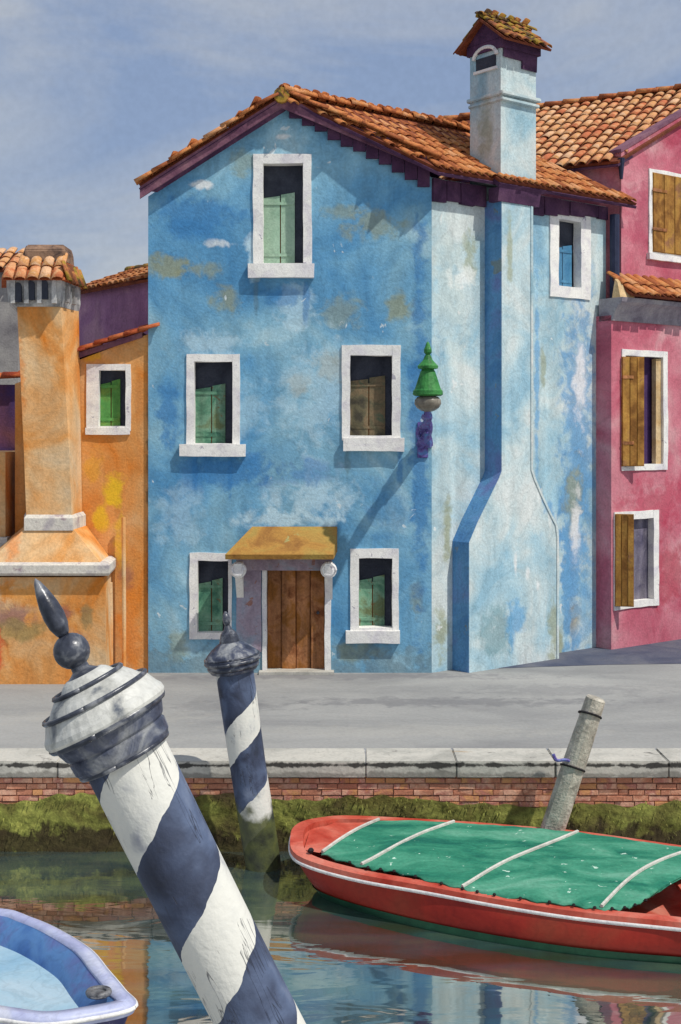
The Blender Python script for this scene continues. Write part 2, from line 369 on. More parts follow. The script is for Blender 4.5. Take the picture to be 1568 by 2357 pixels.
M['wood'] = wash('brown_door_wood', [(84, 46, 24), (136, 84, 50), (172, 118, 78), (150, 96, 44)], scale=2.5, grain=.15, streak=.5, objc=True, rnd=.12)
M['shut'] = wash('ochre_shutter_wood', [(130, 86, 36), (164, 116, 54), (184, 138, 66), (150, 104, 70)], scale=2.4, grain=.12, streak=.35, objc=True, rnd=.1)
M['ochre'] = wash('ochre_canopy', [(142, 98, 48), (168, 124, 60), (164, 136, 70)], scale=2, grain=.1, wear=((150, 160, 110), .62, .6, 2.5))
M['lav'] = wash('lavender_panel', [(140, 124, 140), (164, 150, 164), (150, 160, 176)], scale=2, wear=((150, 92, 56), .62, .7, 5), streak=.2)
M['brick'] = wash('canal_brick', [(190, 128, 102), (212, 156, 128), (220, 172, 146), (186, 122, 108), (210, 152, 104)], scale=3, objc=True, rnd=.22, grain=.15, gscale=40)
M['mortar'] = wash('canal_mortar', [(176, 132, 112), (196, 152, 128)], scale=3, grain=.2)
M['algae'] = wash('canal_algae', [(66, 56, 32), (100, 98, 46), (126, 130, 62), (152, 152, 76)], scale=1.3, grain=.3, gscale=18, bump=.6, stretch=(1, 1, 1.6), dirt=[(-1.0, .26, (48, 38, 22), .9)])
M['red'] = wash('red_boat_paint', [(134, 32, 26), (156, 44, 32), (146, 58, 40)], scale=1.1, grain=.07, rough=.45, bump=.05, wear=((206, 110, 90), .72, .5, 2))
M['redin'] = wash('faded_red_inside', [(170, 54, 38), (194, 88, 70), (208, 130, 112)], scale=1.6, grain=.07, rough=.6, bump=.05)
M['boot'] = wash('green_boot_paint', [(24, 66, 48), (40, 96, 68)], scale=2.5, grain=.08, rough=.4, bump=0)
M['rub'] = wash('white_rub_rail', [(206, 204, 206), (230, 230, 226)], scale=5, grain=.06)
M['tarp'] = wash('green_tarp', [(30, 98, 84), (48, 122, 98), (72, 142, 116), (100, 158, 134)], scale=1.1, grain=.14, rough=.9, spec=.1, stretch=(1, 2.2, 1), wear=((200, 226, 210), .66, .9, 7.5), gscale=22, bloom=.05)
M['batten'] = wash('grey_batten', [(184, 180, 172), (212, 208, 200)], scale=5)
M['bhull'] = wash('lavender_boat_paint', [(150, 154, 192), (176, 182, 212), (200, 204, 220)], scale=1.8, grain=.05, rough=.4, bump=0)
M['bnavy'] = wash('navy_boat_hull', [(28, 30, 84), (40, 40, 100)], scale=2, rough=.4, bump=0)
M['bblue'] = wash('blue_coaming', [(62, 102, 160), (88, 130, 180), (102, 94, 150)], scale=1.6, grain=.06, rough=.45, bump=0)
M['bdeck'] = wash('pale_blue_deck', [(136, 172, 194), (154, 184, 200), (168, 190, 202)], scale=1.2, grain=.05, rough=.55, bump=.1)
M['cleat'] = wash('grey_cleat', [(54, 56, 62), (130, 130, 132)], scale=12, rough=.4)
M['postw'] = wash('weathered_post', [(150, 144, 132), (190, 184, 170), (208, 202, 188)], scale=4, grain=.2, streak=.3, gscale=30, bump=.5)
M['rope'] = wash('dark_rope', [(26, 24, 26), (44, 42, 44)], scale=20)
M['lgreen'] = wash('green_lantern_paint', [(34, 92, 44), (54, 124, 60), (70, 140, 72)], scale=6, grain=.1, rough=.5)
M['globe'] = wash('grey_lantern_glass', [(104, 98, 88), (140, 134, 122)], scale=5, rough=.3, bump=.05)
M['iron'] = wash('blue_violet_iron', [(66, 58, 122), (104, 90, 158), (84, 128, 186)], scale=8, rough=.5)
M['capm'] = wash('post_cap_paint', [(40, 46, 66), (92, 98, 108), (178, 178, 172), (200, 200, 194)], scale=3.4, grain=.1, objc=True, rough=.45, lo=.30, hi=.48, bump=.15)
M['capdark'] = wash('post_finial_iron', [(34, 38, 50), (66, 70, 82), (134, 136, 140)], scale=9, grain=.1, objc=True, rough=.32, bump=.1, spec=.6, lo=.35, hi=.68)

M['capsm'] = wash('dark_post_cap', [(44, 50, 68), (74, 80, 98), (146, 148, 150)], scale=4.5, grain=.15, objc=True, rough=.45, bump=.2, lo=.4, hi=.66)
def stripe_mat(name, pitch, phase, taper_len, algae_z=None, share=.46):
    """mooring post paint: one navy and one white band wound round the wood, with cracks along the grain"""
    m = bpy.data.materials.new(name); m.use_nodes = True
    N, L = m.node_tree.nodes, m.node_tree.links
    bs = N['Principled BSDF']; bs.inputs['Roughness'].default_value = .65
    tc = N.new('ShaderNodeTexCoord'); sp = N.new('ShaderNodeSeparateXYZ'); L.new(tc.outputs['Object'], sp.inputs[0])
    def mth(op, a, b=None, c=None):
        q = N.new('ShaderNodeMath'); q.operation = op
        for i, v in enumerate((a, b, c)):
            if v is None: continue
            if isinstance(v, (int, float)): q.inputs[i].default_value = v
            else: L.new(v, q.inputs[i])
        return q.outputs[0]
    def nz(s, d, vec, dist=0):
        n = N.new('ShaderNodeTexNoise'); n.inputs['Scale'].default_value = s; n.inputs['Detail'].default_value = d; n.inputs['Distortion'].default_value = dist
        L.new(vec, n.inputs['Vector']); return n.outputs['Fac']
    def mixc(f, a, b):
        q = N.new('ShaderNodeMix'); q.data_type = 'RGBA'
        L.new(f, q.inputs[0])
        for i, v in ((6, a), (7, b)):
            if isinstance(v, tuple): q.inputs[i].default_value = (*v, 1)
            else: L.new(v, q.inputs[i])
        return q.outputs[2]
    def ramp(x, cs, lo, hi):
        r = N.new('ShaderNodeValToRGB'); e = r.color_ramp.elements
        e[0].position = lo; e[0].color = (*lin(cs[0]), 1); e[1].position = hi; e[1].color = (*lin(cs[-1]), 1)
        for i in range(1, len(cs) - 1):
            q = e.new(lo + (hi - lo) * i / (len(cs) - 1)); q.color = (*lin(cs[i]), 1)
        L.new(x, r.inputs[0]); return r.outputs[0]
    ang = mth('ARCTAN2', sp.outputs['Y'], sp.outputs['X'])
    wob = mth('MULTIPLY', mth('SUBTRACT', nz(5, 3, tc.outputs['Object']), .5), .12)
    t = mth('ADD', mth('SUBTRACT', mth('DIVIDE', sp.outputs['Z'], pitch), mth('DIVIDE', ang, 2 * math.pi)), wob)
    fr = mth('FRACT', mth('ADD', t, phase))
    band = mth('GREATER_THAN', fr, share)
    wh = ramp(nz(4, 5, tc.outputs['Object'], .5), [(150, 152, 160), (204, 204, 198), (214, 213, 205)], .28, .5)
    nv = ramp(nz(3, 5, tc.outputs['Object'], .6), [(34, 40, 58), (54, 64, 88), (80, 94, 122), (112, 124, 148)], .3, .72)
    col = mixc(band, wh, nv)
    mp = N.new('ShaderNodeMapping'); mp.inputs['Scale'].default_value = (9, 9, .9); L.new(tc.outputs['Object'], mp.inputs[0])
    ck = nz(1.6, 4, mp.outputs[0], .8)
    ab = mth('ABSOLUTE', mth('SUBTRACT', ck, .56))
    cr = N.new('ShaderNodeMapRange'); cr.inputs[1].default_value = 0; cr.inputs[2].default_value = .012; cr.inputs[3].default_value = 1; cr.inputs[4].default_value = 0; L.new(ab, cr.inputs[0])
    cm = nz(3.5, 2, tc.outputs['Object'])
    crf = mth('MULTIPLY', cr.outputs[0], mth('GREATER_THAN', cm, .52))
    col = mixc(mth('MULTIPLY', crf, .85), col, lin((40, 44, 60)))
    if algae_z is not None:
        g = N.new('ShaderNodeNewGeometry'); s2 = N.new('ShaderNodeSeparateXYZ'); L.new(g.outputs['Position'], s2.inputs[0])
        az_ = mth('ADD', s2.outputs['Z'], mth('MULTIPLY', mth('SUBTRACT', nz(4, 4, tc.outputs['Object']), .5), 1.0))
        ar = N.new('ShaderNodeMapRange'); ar.inputs[1].default_value = algae_z - .08; ar.inputs[2].default_value = algae_z + .1; ar.inputs[3].default_value = .95; ar.inputs[4].default_value = 0; L.new(az_, ar.inputs[0])
        col = mixc(ar.outputs[0], col, ramp(nz(6, 4, tc.outputs['Object']), [(40, 44, 26), (74, 80, 40), (96, 100, 44)], .3, .7))
    L.new(col, bs.inputs['Base Color'])
    b = N.new('ShaderNodeBump'); b.inputs['Strength'].default_value = .5; b.inputs['Distance'].default_value = .01
    L.new(mth('SUBTRACT', nz(30, 3, tc.outputs['Object']), mth('MULTIPLY', crf, 1.5)), b.inputs['Height']); L.new(b.outputs[0], bs.inputs['Normal'])
    return m
def water_mat():
    m = bpy.data.materials.new('canal_water'); m.use_nodes = True
    N, L = m.node_tree.nodes, m.node_tree.links
    N.clear(); out = N.new('ShaderNodeOutputMaterial')
    g = N.new('ShaderNodeNewGeometry')
    mp = N.new('ShaderNodeMapping'); mp.inputs['Scale'].default_value = (.55, 1.7, 1); L.new(g.outputs['Position'], mp.inputs[0])
    a = N.new('ShaderNodeTexNoise'); a.inputs['Scale'].default_value = 1.5; a.inputs['Detail'].default_value = 3; a.inputs['Roughness'].default_value = .45; a.inputs['Distortion'].default_value = .6; L.new(mp.outputs[0], a.inputs['Vector'])
    b = N.new('ShaderNodeBump'); b.inputs['Strength'].default_value = .3; b.inputs['Distance'].default_value = .02; L.new(a.outputs['Fac'], b.inputs['Height'])
    c = N.new('ShaderNodeTexNoise'); c.inputs['Scale'].default_value = .9; c.inputs['Detail'].default_value = 4; L.new(mp.outputs[0], c.inputs['Vector'])
    r = N.new('ShaderNodeValToRGB'); e = r.color_ramp.elements
    e[0].position = .36; e[0].color = (*lin((60, 60, 44)), 1); e[1].position = .64; e[1].color = (*lin((88, 106, 88)), 1)
    q = e.new(.5); q.color = (*lin((58, 78, 80)), 1); L.new(c.outputs['Fac'], r.inputs[0])
    d = N.new('ShaderNodeBsdfDiffuse'); L.new(r.outputs[0], d.inputs[0])
    gl = N.new('ShaderNodeBsdfGlossy'); gl.inputs['Roughness'].default_value = .03; gl.inputs['Color'].default_value = (.86, .84, .80, 1); L.new(b.outputs[0], gl.inputs['Normal'])
    fr = N.new('ShaderNodeFresnel'); fr.inputs['IOR'].default_value = 10; L.new(b.outputs[0], fr.inputs['Normal'])
    mx = N.new('ShaderNodeMixShader'); L.new(fr.outputs[0], mx.inputs[0]); L.new(d.outputs[0], mx.inputs[1]); L.new(gl.outputs[0], mx.inputs[2])
    L.new(mx.outputs[0], out.inputs[0]); return m
M['water'] = water_mat()

# ------------------------------------------------------------------ the setting: ground, pavement, canal
WZ = -1.1
DW = 16.03                                         # face of the canal wall
def sheet(x0, x1, y0, y1, z, nx=1, ny=1):
    V = [Vector((x0 + (x1 - x0) * i / nx, y0 + (y1 - y0) * j / ny, z)) for j in range(ny + 1) for i in range(nx + 1)]
    Fa = [(j * (nx + 1) + i, j * (nx + 1) + i + 1, (j + 1) * (nx + 1) + i + 1, (j + 1) * (nx + 1) + i) for j in range(ny) for i in range(nx)]
    return V, Fa
mk('ground', sheet(-300, 300, 40, 900, -.02), M['pave'], kind='structure')
mk('pavement', sheet(-60, 60, 16.6, 60, 0), M['pave'], kind='structure')
mk('water', sheet(-80, 80, -60, DW + .1, WZ), M['water'], kind='structure')
mk('canal_bed', sheet(-80, 80, -60, DW + .3, -2.6), M['algae'], kind='structure')
ground_wedge = [Vector((2.7, 22.3, .004)), Vector((4.6, 22.65, .004)), Vector((9.5, 23.0, .004)), Vector((11, 29.3, .004)), Vector((5.0, 24.7, .004)), Vector((3.2, 23.2, .004))]
mk('ground_wedge', (ground_wedge, [tuple(range(6))]), M['ground_wedge'], kind='structure')  # darker wedge of ground along the right-hand wall bases
# kerb stones along the quay
kt = Plane((-9, 15.95), (1, 0))
x = -9.0; K = 0
canal = thing('canal_wall', (0, DW, WZ), 'brick canal wall with pale stone edge and green algae above the water', 'wall')
while x < 9:
    w = random.uniform(1.1, 1.7)
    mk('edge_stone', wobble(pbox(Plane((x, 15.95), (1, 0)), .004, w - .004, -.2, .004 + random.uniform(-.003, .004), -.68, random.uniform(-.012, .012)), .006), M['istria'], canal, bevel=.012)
    x += w
mk('backing', wbox(-20, 20, DW + .02, DW + .6, -2.2, -.2), M['mortar'], canal)
bme = None
bw, bh = .245, .062
row = 0; z = -.215 - bh
cnt = 0
while row < 6:
    xx = -5.2 + (bw / 2 if row % 2 else 0)
    while xx < 5.2:
        sx = bw * random.choice([1, 1, 1, .5, .8]); 
        if cnt < 290:
            vf = ([Vector((a, b, c)) + jit(.003) for a in (0, sx - .012) for c in (0, bh) for b in (0, -.04)], BOXF)
            if not bme or cnt % 9 == 0:
                me = bpy.data.meshes.new('brick'); me.from_pydata([tuple(v) for v in ([Vector((a, b, c)) + jit(.004) for a in (0, bw - .012) for c in (0, bh) for b in (.02, -.03)])], [], BOXF); me.materials.append(M['brick']); bme = me
            Mx = Matrix.Translation((xx, DW + .03 - random.uniform(0, .022), z)) @ Matrix.Diagonal((sx / bw, 1, random.uniform(.85, 1), 1))
            place(bme, 'brick', Mx, canal); cnt += 1
        xx += sx
    z -= bh + .012; row += 1
# algae: ragged bumpy skin plus small fronds
V, Fa = [], []
nx, nz_ = 420, 26
for i in range(nx + 1):
    X = -8 + 16 * i / nx
    top = -.46 + .13 * mnoise.noise(Vector((X * 1.1, 3, 0))) + .06 * mnoise.noise(Vector((X * 5, 1, 0))) - (.10 if X > 1.2 else 0) * min(1, max(0, (X - 1.2)))
    for j in range(nz_ + 1):
        t = j / nz_; Z = -1.3 + (top + 1.3) * t
        Y = DW - .035 - .05 * (1 - t) ** 1.5 - .03 * (mnoise.fractal(Vector((X * 3.5, 7, Z * 5)), 1, 2, 4) + .4) * min(1, (1 - t) * 6)
        V.append(Vector((X, Y, Z)))
for i in range(nx):
    for j in range(nz_):
        a = i * (nz_ + 1) + j; Fa.append((a, a + nz_ + 1, a + nz_ + 2, a + 1))
for k in range(900):
    X = random.uniform(-6, 6); Z = random.uniform(-1.1, -.42) if random.random() < .75 else random.uniform(-.55, -.4)
    top = -.48 + .13 * mnoise.noise(Vector((X * 1.1, 3, 0))) + .06 * mnoise.noise(Vector((X * 5, 1, 0))) - (.10 if X > 1.2 else 0) * min(1, max(0, (X - 1.2)))
    if Z > top + .05: continue
    Y = DW - .06 - .04 * max(0, -.5 - Z); s = random.uniform(.012, .032); n = len(V)
    p = Vector((X, Y, Z)); V += [p + Vector((-s * .4, 0, 0)), p + Vector((s * .4, 0, 0)), p + Vector((random.uniform(-s, s) * .6, -.05 * random.random() - .01, -s * 1.3))]
    Fa.append((n, n + 1, n + 2))
al = mk('algae', (V, Fa), M['algae'], canal, smooth=True, kind='stuff')

# ------------------------------------------------------------------ roof tiles
def tile_mesh(name, mat, w=.17, l=.40, h=.06, th=.014, seg=6):
    V, Fa = [], []
    for (y, sc) in ((0, 1.0), (l, .84)):
        for rr in (0, 1):
            for k in range(seg + 1):
                an = math.pi * k / seg
                W = (w / 2 - rr * th) * sc; Hh = (h - rr * th) * sc
                V.append((-W * math.cos(an), y, Hh * math.sin(an)))
    n = seg + 1
    for k in range(seg):
        Fa.append((k, k + 1, 2 * n + k + 1, 2 * n + k)); Fa.append((n + k, 3 * n + k, 3 * n + k + 1, n + k + 1))
        Fa.append((k, n + k, n + k + 1, k + 1)); Fa.append((2 * n + k, 2 * n + k + 1, 3 * n + k + 1, 3 * n + k))
    Fa += [(0, 2 * n, 3 * n, n), (seg, n + seg, 3 * n + seg, 2 * n + seg)]
    me = bpy.data.meshes.new(name); me.from_pydata(V, [], Fa); me.materials.append(mat)
    for p in me.polygons: p.use_smooth = True
    return me
def inside(p, poly):
    c = False; n = len(poly)
    for i in range(n):
        (x1, y1), (x2, y2) = poly[i], poly[(i + 1) % n]
        if (y1 > p[1]) != (y2 > p[1]) and p[0] < (x2 - x1) * (p[1] - y1) / (y2 - y1) + x1: c = not c
    return c
def tile_field(parent, O, e, g, poly, mat, pitch=.2, row=.31, name='roof_tile', w=.17, l=.40, joined=False, lift=.02, jitter=1.0):
    """rows of barrel tiles on a roof plane (O origin on the eave, e along it, g up the slope)"""
    e = Vector(e).normalized(); g = Vector(g).normalized(); nrm = e.cross(g).normalized()
    if nrm.z < 0: nrm = -nrm
    e2 = g.cross(nrm)
    meshes = [tile_mesh('roof_tile', mat, w=w * random.uniform(.94, 1.06), l=l) for _ in range(3)]
    s0 = min(p[0] for p in poly); s1 = max(p[0] for p in poly); t0 = min(p[1] for p in poly); t1 = max(p[1] for p in poly)
    VV, FF = [], []
    s = s0 + pitch / 2
    while s < s1:
        t = t0; off = random.uniform(-.02, .02)
        while t < t1:
            if inside((s, t + row * .45), poly):
                p = Vector(O) + e * (s + random.uniform(-.008, .008) * jitter) + g * (t - .04 + off + random.uniform(-.012, .012) * jitter) + nrm * (lift + .012)
                B = Matrix((e2, g, nrm)).transposed().to_4x4()
                Mx = Matrix.Translation(p) @ B @ Matrix.Rotation(R(-3.2 + random.uniform(-1.2, 1.2) * jitter), 4, 'X') @ Matrix.Rotation(R(random.uniform(-2.5, 2.5)) * jitter, 4, 'Z')
                me = random.choice(meshes)
                if joined:
                    n = len(VV); VV += [Mx @ v.co for v in me.vertices]; FF += [tuple(i + n for i in q.vertices) for q in me.polygons]
                else: place(me, name, Mx, parent)
            t += row
        s += pitch
    if joined: mk(name, (VV, FF), mat, parent, smooth=True, kind='stuff')
def slab(corners, th):
    n = (corners[1] - corners[0]).cross(corners[-1] - corners[0]).normalized()
    if n.z < 0: n = -n
    return prism([c - n * th for c in corners], list(corners))

# ------------------------------------------------------------------ windows
def window(parent, pl, outer, opening, pane, sill=None, o=0, depth=.19, split=(.78, .70), sill_out=.11, fmat=None):
    a0, a1, z0, z1 = pl.rect(*outer, o); b0, b1, y0, y1 = pl.rect(*opening, o)
    fm = fmat or M['white']
    f0, f1 = o - depth, o + .03
    fr = join(strip_box(pl, a0, b0, z0, z1, f0, f1, False, amp=.012), strip_box(pl, b1, a1, z0, z1, f0, f1 + .002, False, amp=.012),
              strip_box(pl, b0 - .01, b1 + .01, y1, z1 + .002, f0, f1 - .003, True, amp=.012), strip_box(pl, b0 - .01, b1 + .01, z0, y0, f0, f1 - .003, True, amp=.012))
    w = mk('window', fr, fm, parent)
    if sill:
        s0, s1, q0, q1 = pl.rect(*sill, o)
        mk('sill', strip_box(pl, s0, s1, q0, q1, o - .05, o + sill_out, True, amp=.012), fm, w)
    dz = f0 + .012
    W_, H_ = b1 - b0, y1 - y0
    mk('pane', pbox(pl, b0 - .03, b1 + .03, y0 - .03, y1 + .03, dz - .06, dz - .035), M['dark'], w)  # dark backing left bare at top and right imitates the recess shadow
    if split:
        e_ = b0 + W_ * split[0]; m_ = (b0 + e_) / 2 + W_ * .03; t_ = y0 + H_ * split[1]
        for (q0, q1, dt) in ((b0 - .02, m_ - .01, -.03), (m_ + .01, e_, .03)):
            vs_ = [pl.pt(a, z, o_) for a in (q0, q1) for z in (y0 - .02, t_ + dt + (.02 if a == q1 else -.02)) for o_ in (dz - .03, dz)]
            mk('shutter', (vs_, BOXF), pane, w)
        for zf in (.12, .86):
            zr = y0 + (t_ - y0) * zf; mk('rail', pbox(pl, b0 - .01, e_ - .01, zr, zr + .05, dz - .002, dz + .014, .004), pane, w)
        mk('divider', pbox(pl, m_ - .014, m_ + .014, y0 - .02, t_ - .1, dz - .034, dz - .02), M['rust'], w)
    elif pane:
        mk('pane', pbox(pl, b0 - .02, b1 + .02, y0 - .02, y1 + .02, dz - .03, dz), pane, w)
    k = .015
    return hole(a0 + k, a1 - k, z0 + k, z1 - k)

# ------------------------------------------------------------------ blue house
PF = Plane((-3.23, 21.9), (1, 0))
blue = thing('blue_house', (-.8, 22.5, 0), 'three storey blue house with white framed windows and terracotta gable roof', 'house')
dB = Vector((.781, .625, 0)).normalized(); nB = PB.n
hs = []
hs.append(window(blue, PF, (583, 355, 718, 632), (606, 376, 698, 606), M['sage'], sill=(572, 608, 724, 640)))
hs.append(window(blue, PF, (430, 815, 553, 1026), (448, 832, 536, 1020), M['green'], sill=(415, 1022, 566, 1050)))
hs.append(window(blue, PF, (787, 794, 922, 1014), (806, 818, 903, 1002), M['brown_pane'], split=(.84, .72), sill=(790, 1008, 930, 1038)))
hs.append(window(blue, PF, (437, 1272, 534, 1470), (455, 1290, 526, 1455), M['green'], sill=None))
hs.append(window(blue, PF, (806, 1262, 918, 1460), (826, 1284, 903, 1444), M['green'], sill=(796, 1450, 920, 1478)))
# door
da0, da1, dz0, dz1 = PF.rect(604, 1284, 762, 1549)
hs.append([(da0 + .01, .001), (da0 + .01, dz1), (da1 - .01, dz1), (da1 - .01, .001)])
AP = (2.25, 9.52)                                   # gable apex in wall coordinates
outer = [(0, 0), (0, 8.0), AP, (4.76, 8.32), (4.76, 0)]
fw = wall_poly(PF, outer, hs[:-1], .3)
# the doorway is cut as a notch so that it reaches the ground
outer2 = [(0, 0), (0, 8.0), AP, (4.76, 8.32), (4.76, 0), (da1 - .01, 0), (da1 - .01, dz1), (da0 + .01, dz1), (da0 + .01, 0)]
fw = wall_poly(PF, outer2, hs[:-1], .3)
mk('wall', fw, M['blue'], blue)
Lb = 4.48
sh = []
sh.append(window(blue, PB, (1264, 492, 1357, 686), (1284, 508, 1335, 660), M['bluepane'], split=(.9, .62), depth=.16))
side = wall_poly(PB, [(.002, 0), (.002, 8.32), (Lb, 8.32), (Lb, 0)], sh, .3)
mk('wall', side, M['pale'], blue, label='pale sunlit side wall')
back = [PF.pt(0, 0, -.3), PB.pt(Lb, 0, -.01), PF.pt(0, 0, -.01) + dB * 4.4, PF.pt(0, 0, -.3)]
bl = PF.pt(0, 0, -.302); bk = bl + dB * 4.4
mk('wall', prism([bl, bl + Vector((.25, 0, 0)), bk + Vector((.25, 0, 0)), bk], [v + Vector((0, 0, 7.95)) for v in (bl, bl + Vector((.25, 0, 0)), bk + Vector((.25, 0, 0)), bk)]), M['blue'], blue)
be = PB.pt(Lb - .01, 0, -.31)
mk('wall', prism([bk, be, be + Vector((0, .25, 0)), bk + Vector((0, .25, 0))], [v + Vector((0, 0, 7.95)) for v in (bk, be, be + Vector((0, .25, 0)), bk + Vector((0, .25, 0)))]), M['blue'], blue)
# roof planes: ridge runs parallel to the side wall
RZ = 9.68
R0 = Vector((-.98, 21.72, RZ)); R1 = R0 + dB * 5.0
ov = .34
sl = 1.28 / (1.56 + ov)                             # rise per metre
Ec = Vector((1.53, 21.9, 0)) + nB * ov; Ec.z = RZ - (1.56 + ov) * sl
E0 = Ec - dB * .16; E1 = Ec + dB * 4.95
gR = (-nB + Vector((0, 0, sl))).normalized()
def st(p): q = p - E0; return (q.dot(dB), q.dot(gR))
Rk0 = R0.copy()
polyR = [(-.02, 0), st(Rk0), st(R1), st(E1)]
sheetR = [Vector(E0) - gR * .02, Rk0, R1, Vector(E1) - gR * .02]
mk('roof', slab(sheetR, .05), M['tile_under'], blue)
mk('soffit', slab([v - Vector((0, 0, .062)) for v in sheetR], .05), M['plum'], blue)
tile_field(blue, E0, dB, gR, polyR, M['tile'], pitch=.205, row=.32)
LE = Vector((-3.36, 21.72, 8.17)); LE1 = LE + dB * 5.0
gl = (R0 - LE); gl = (gl - dB * gl.dot(dB)).normalized()
def st2(p): q = p - LE; return (q.dot(dB), q.dot(gl))
sheetL = [LE, R0, R1, LE1]
mk('roof', slab(sheetL, .05), M['tile_under'], blue)
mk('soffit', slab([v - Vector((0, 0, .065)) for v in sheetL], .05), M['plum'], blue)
tile_field(blue, LE, dB, gl, [(-.05, 0), (st2(R0)[0] - .05, st2(R0)[1]), st2(R1), st2(LE1)], M['tile'], pitch=.205, row=.32, joined=True)
# verge tiles running along both rakes, ridge tiles, verge boards
vm = tile_mesh('verge_tile', M['tile'], w=.2, l=.42, h=.09)
def run(p0, p1, me, name, parent, step=.34, lift=.03, roll=0):
    d = p1 - p0; L_ = d.length; d.normalize(); s_ = d.cross(Vector((0, 0, 1))).normalized(); u_ = s_.cross(d)
    n = int(L_ / step)
    for i in range(n + 1):
        p = p0 + d * (i * step) + u_ * (lift + random.uniform(-.01, .012)) + s_ * random.uniform(-.012, .012)
        place(me, name, Matrix.Translation(p) @ Matrix((s_, d, u_)).transposed().to_4x4() @ Matrix.Rotation(R(random.uniform(-4, 0)), 4, 'X') @ Matrix.Rotation(R(random.uniform(-4, 4)), 4, 'Z'), parent)
run(LE + Vector((-.02, -.03, -.03)), R0 + Vector((-.34, -.03, -.23)), vm, 'verge_tile', blue)
eR = Vector((1.66, 21.72, 0)); eR.z = RZ - (eR - R0).dot(nB) * sl
run(eR + Vector((0, -.0, .02)), R0 + (eR - R0).normalized() * .36 + Vector((0, -.0, .02)), vm, 'verge_tile', blue, lift=.02)
rm = tile_mesh('ridge_tile', M['tile'], w=.26, l=.44, h=.13)
run(R0 - dB * .02, R1, rm, 'ridge_tile', blue, step=.36, lift=.02)
mk('ridge_cap', lathe([(0, .13), (.16, .14), (.2, .1)], Matrix.Translation(R0 + Vector((0, -.1, -.04))) @ Matrix.Rotation(R(-90), 4, 'X'), 12), M['tile_old'], blue)
def board(p0, p1, h, th, mat, name, parent):
    d = Vector((0, -th, 0)); return mk(name, prism([p0, p1, p1 + d, p0 + d], [v + Vector((0, 0, h)) for v in (p0, p1, p1 + d, p0 + d)]), mat, parent)
board(LE + Vector((.02, .02, -.24)), R0 + Vector((0, .02, -.24)), .2, .04, M['verge'], 'verge_board', blue)
board(R0 + Vector((0, .02, -.24)), eR + Vector((0, .02, -.24)), .2, .04, M['verge'], 'verge_board', blue)
# dark plum steps imitate the shadow cast under the right hand rake
for i in range(11):
    a = AP[0] + .12 + i * .215; zt = RZ - (a - 3.23 + .98) * .78 * sl * .8 - .36
    zt = R0.z - (PF.pt(a, 0) - R0).dot(nB) * sl - .2
    mk('rake_shadow_step', pbox(PF, a, a + .205, zt - .20 - .022 * i - random.uniform(0, .05), zt + .08, -.02, .09, .004), M['plum'], blue)
# eave shadow shaped as stepped plum strips under the side eave, broken by the chimney breast
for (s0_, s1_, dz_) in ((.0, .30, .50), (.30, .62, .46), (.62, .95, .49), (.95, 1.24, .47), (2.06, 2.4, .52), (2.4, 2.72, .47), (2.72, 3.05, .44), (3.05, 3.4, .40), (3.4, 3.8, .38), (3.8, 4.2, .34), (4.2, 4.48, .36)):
    mk('eave_shadow_strip', pbox(PB, s0_ + .004, s1_ - .002, 8.42 - dz_, 8.3, -.02, .05 + random.uniform(0, .02), .006), M['plum'], blue)
# door and canopy
ja = .075
door = mk('door_frame', join(strip_box(PF, da0, da0 + ja, .002, dz1, -.2, .03, False), strip_box(PF, da1 - ja * 1.4, da1, .002, dz1, -.2, .032, False), strip_box(PF, da0 + ja - .01, da1 - ja, dz1 - .1, dz1 + .002, -.2, .028, True)), M['white'], blue)
w4 = (da1 - ja * 1.4 - da0 - ja) / 4
dd = mk('door', pbox(PF, da0 + ja - .02, da1 - ja, .0, dz1 - .08, -.2, -.16), M['wood'], blue, label='brown plank door')
for i in range(4):
    mk('plank', pbox(PF, da0 + ja + i * w4 + .007, da0 + ja + (i + 1) * w4 - .007, .03, dz1 - .1, -.17, -.15 + .045 * (i % 2), .003), M['wood'], dd, bevel=.008)
mk('knob', lathe([(0, .02), (.03, .012), (.05, .03), (.08, .02)], Matrix.Translation(PF.pt(da1 - .22, 1.0, -.12)) @ Matrix.Rotation(R(90), 4, 'X'), 10), M['capdark'], dd)
p0, p1, pz0, pz1 = PF.rect(545, 1284, 602, 1549)
mk('side_panel', join(strip_box(PF, p0, p1, .36, pz1, -.1, .045, False, amp=.008)), M['lav'], blue, label='weathered lavender panel left of the door')
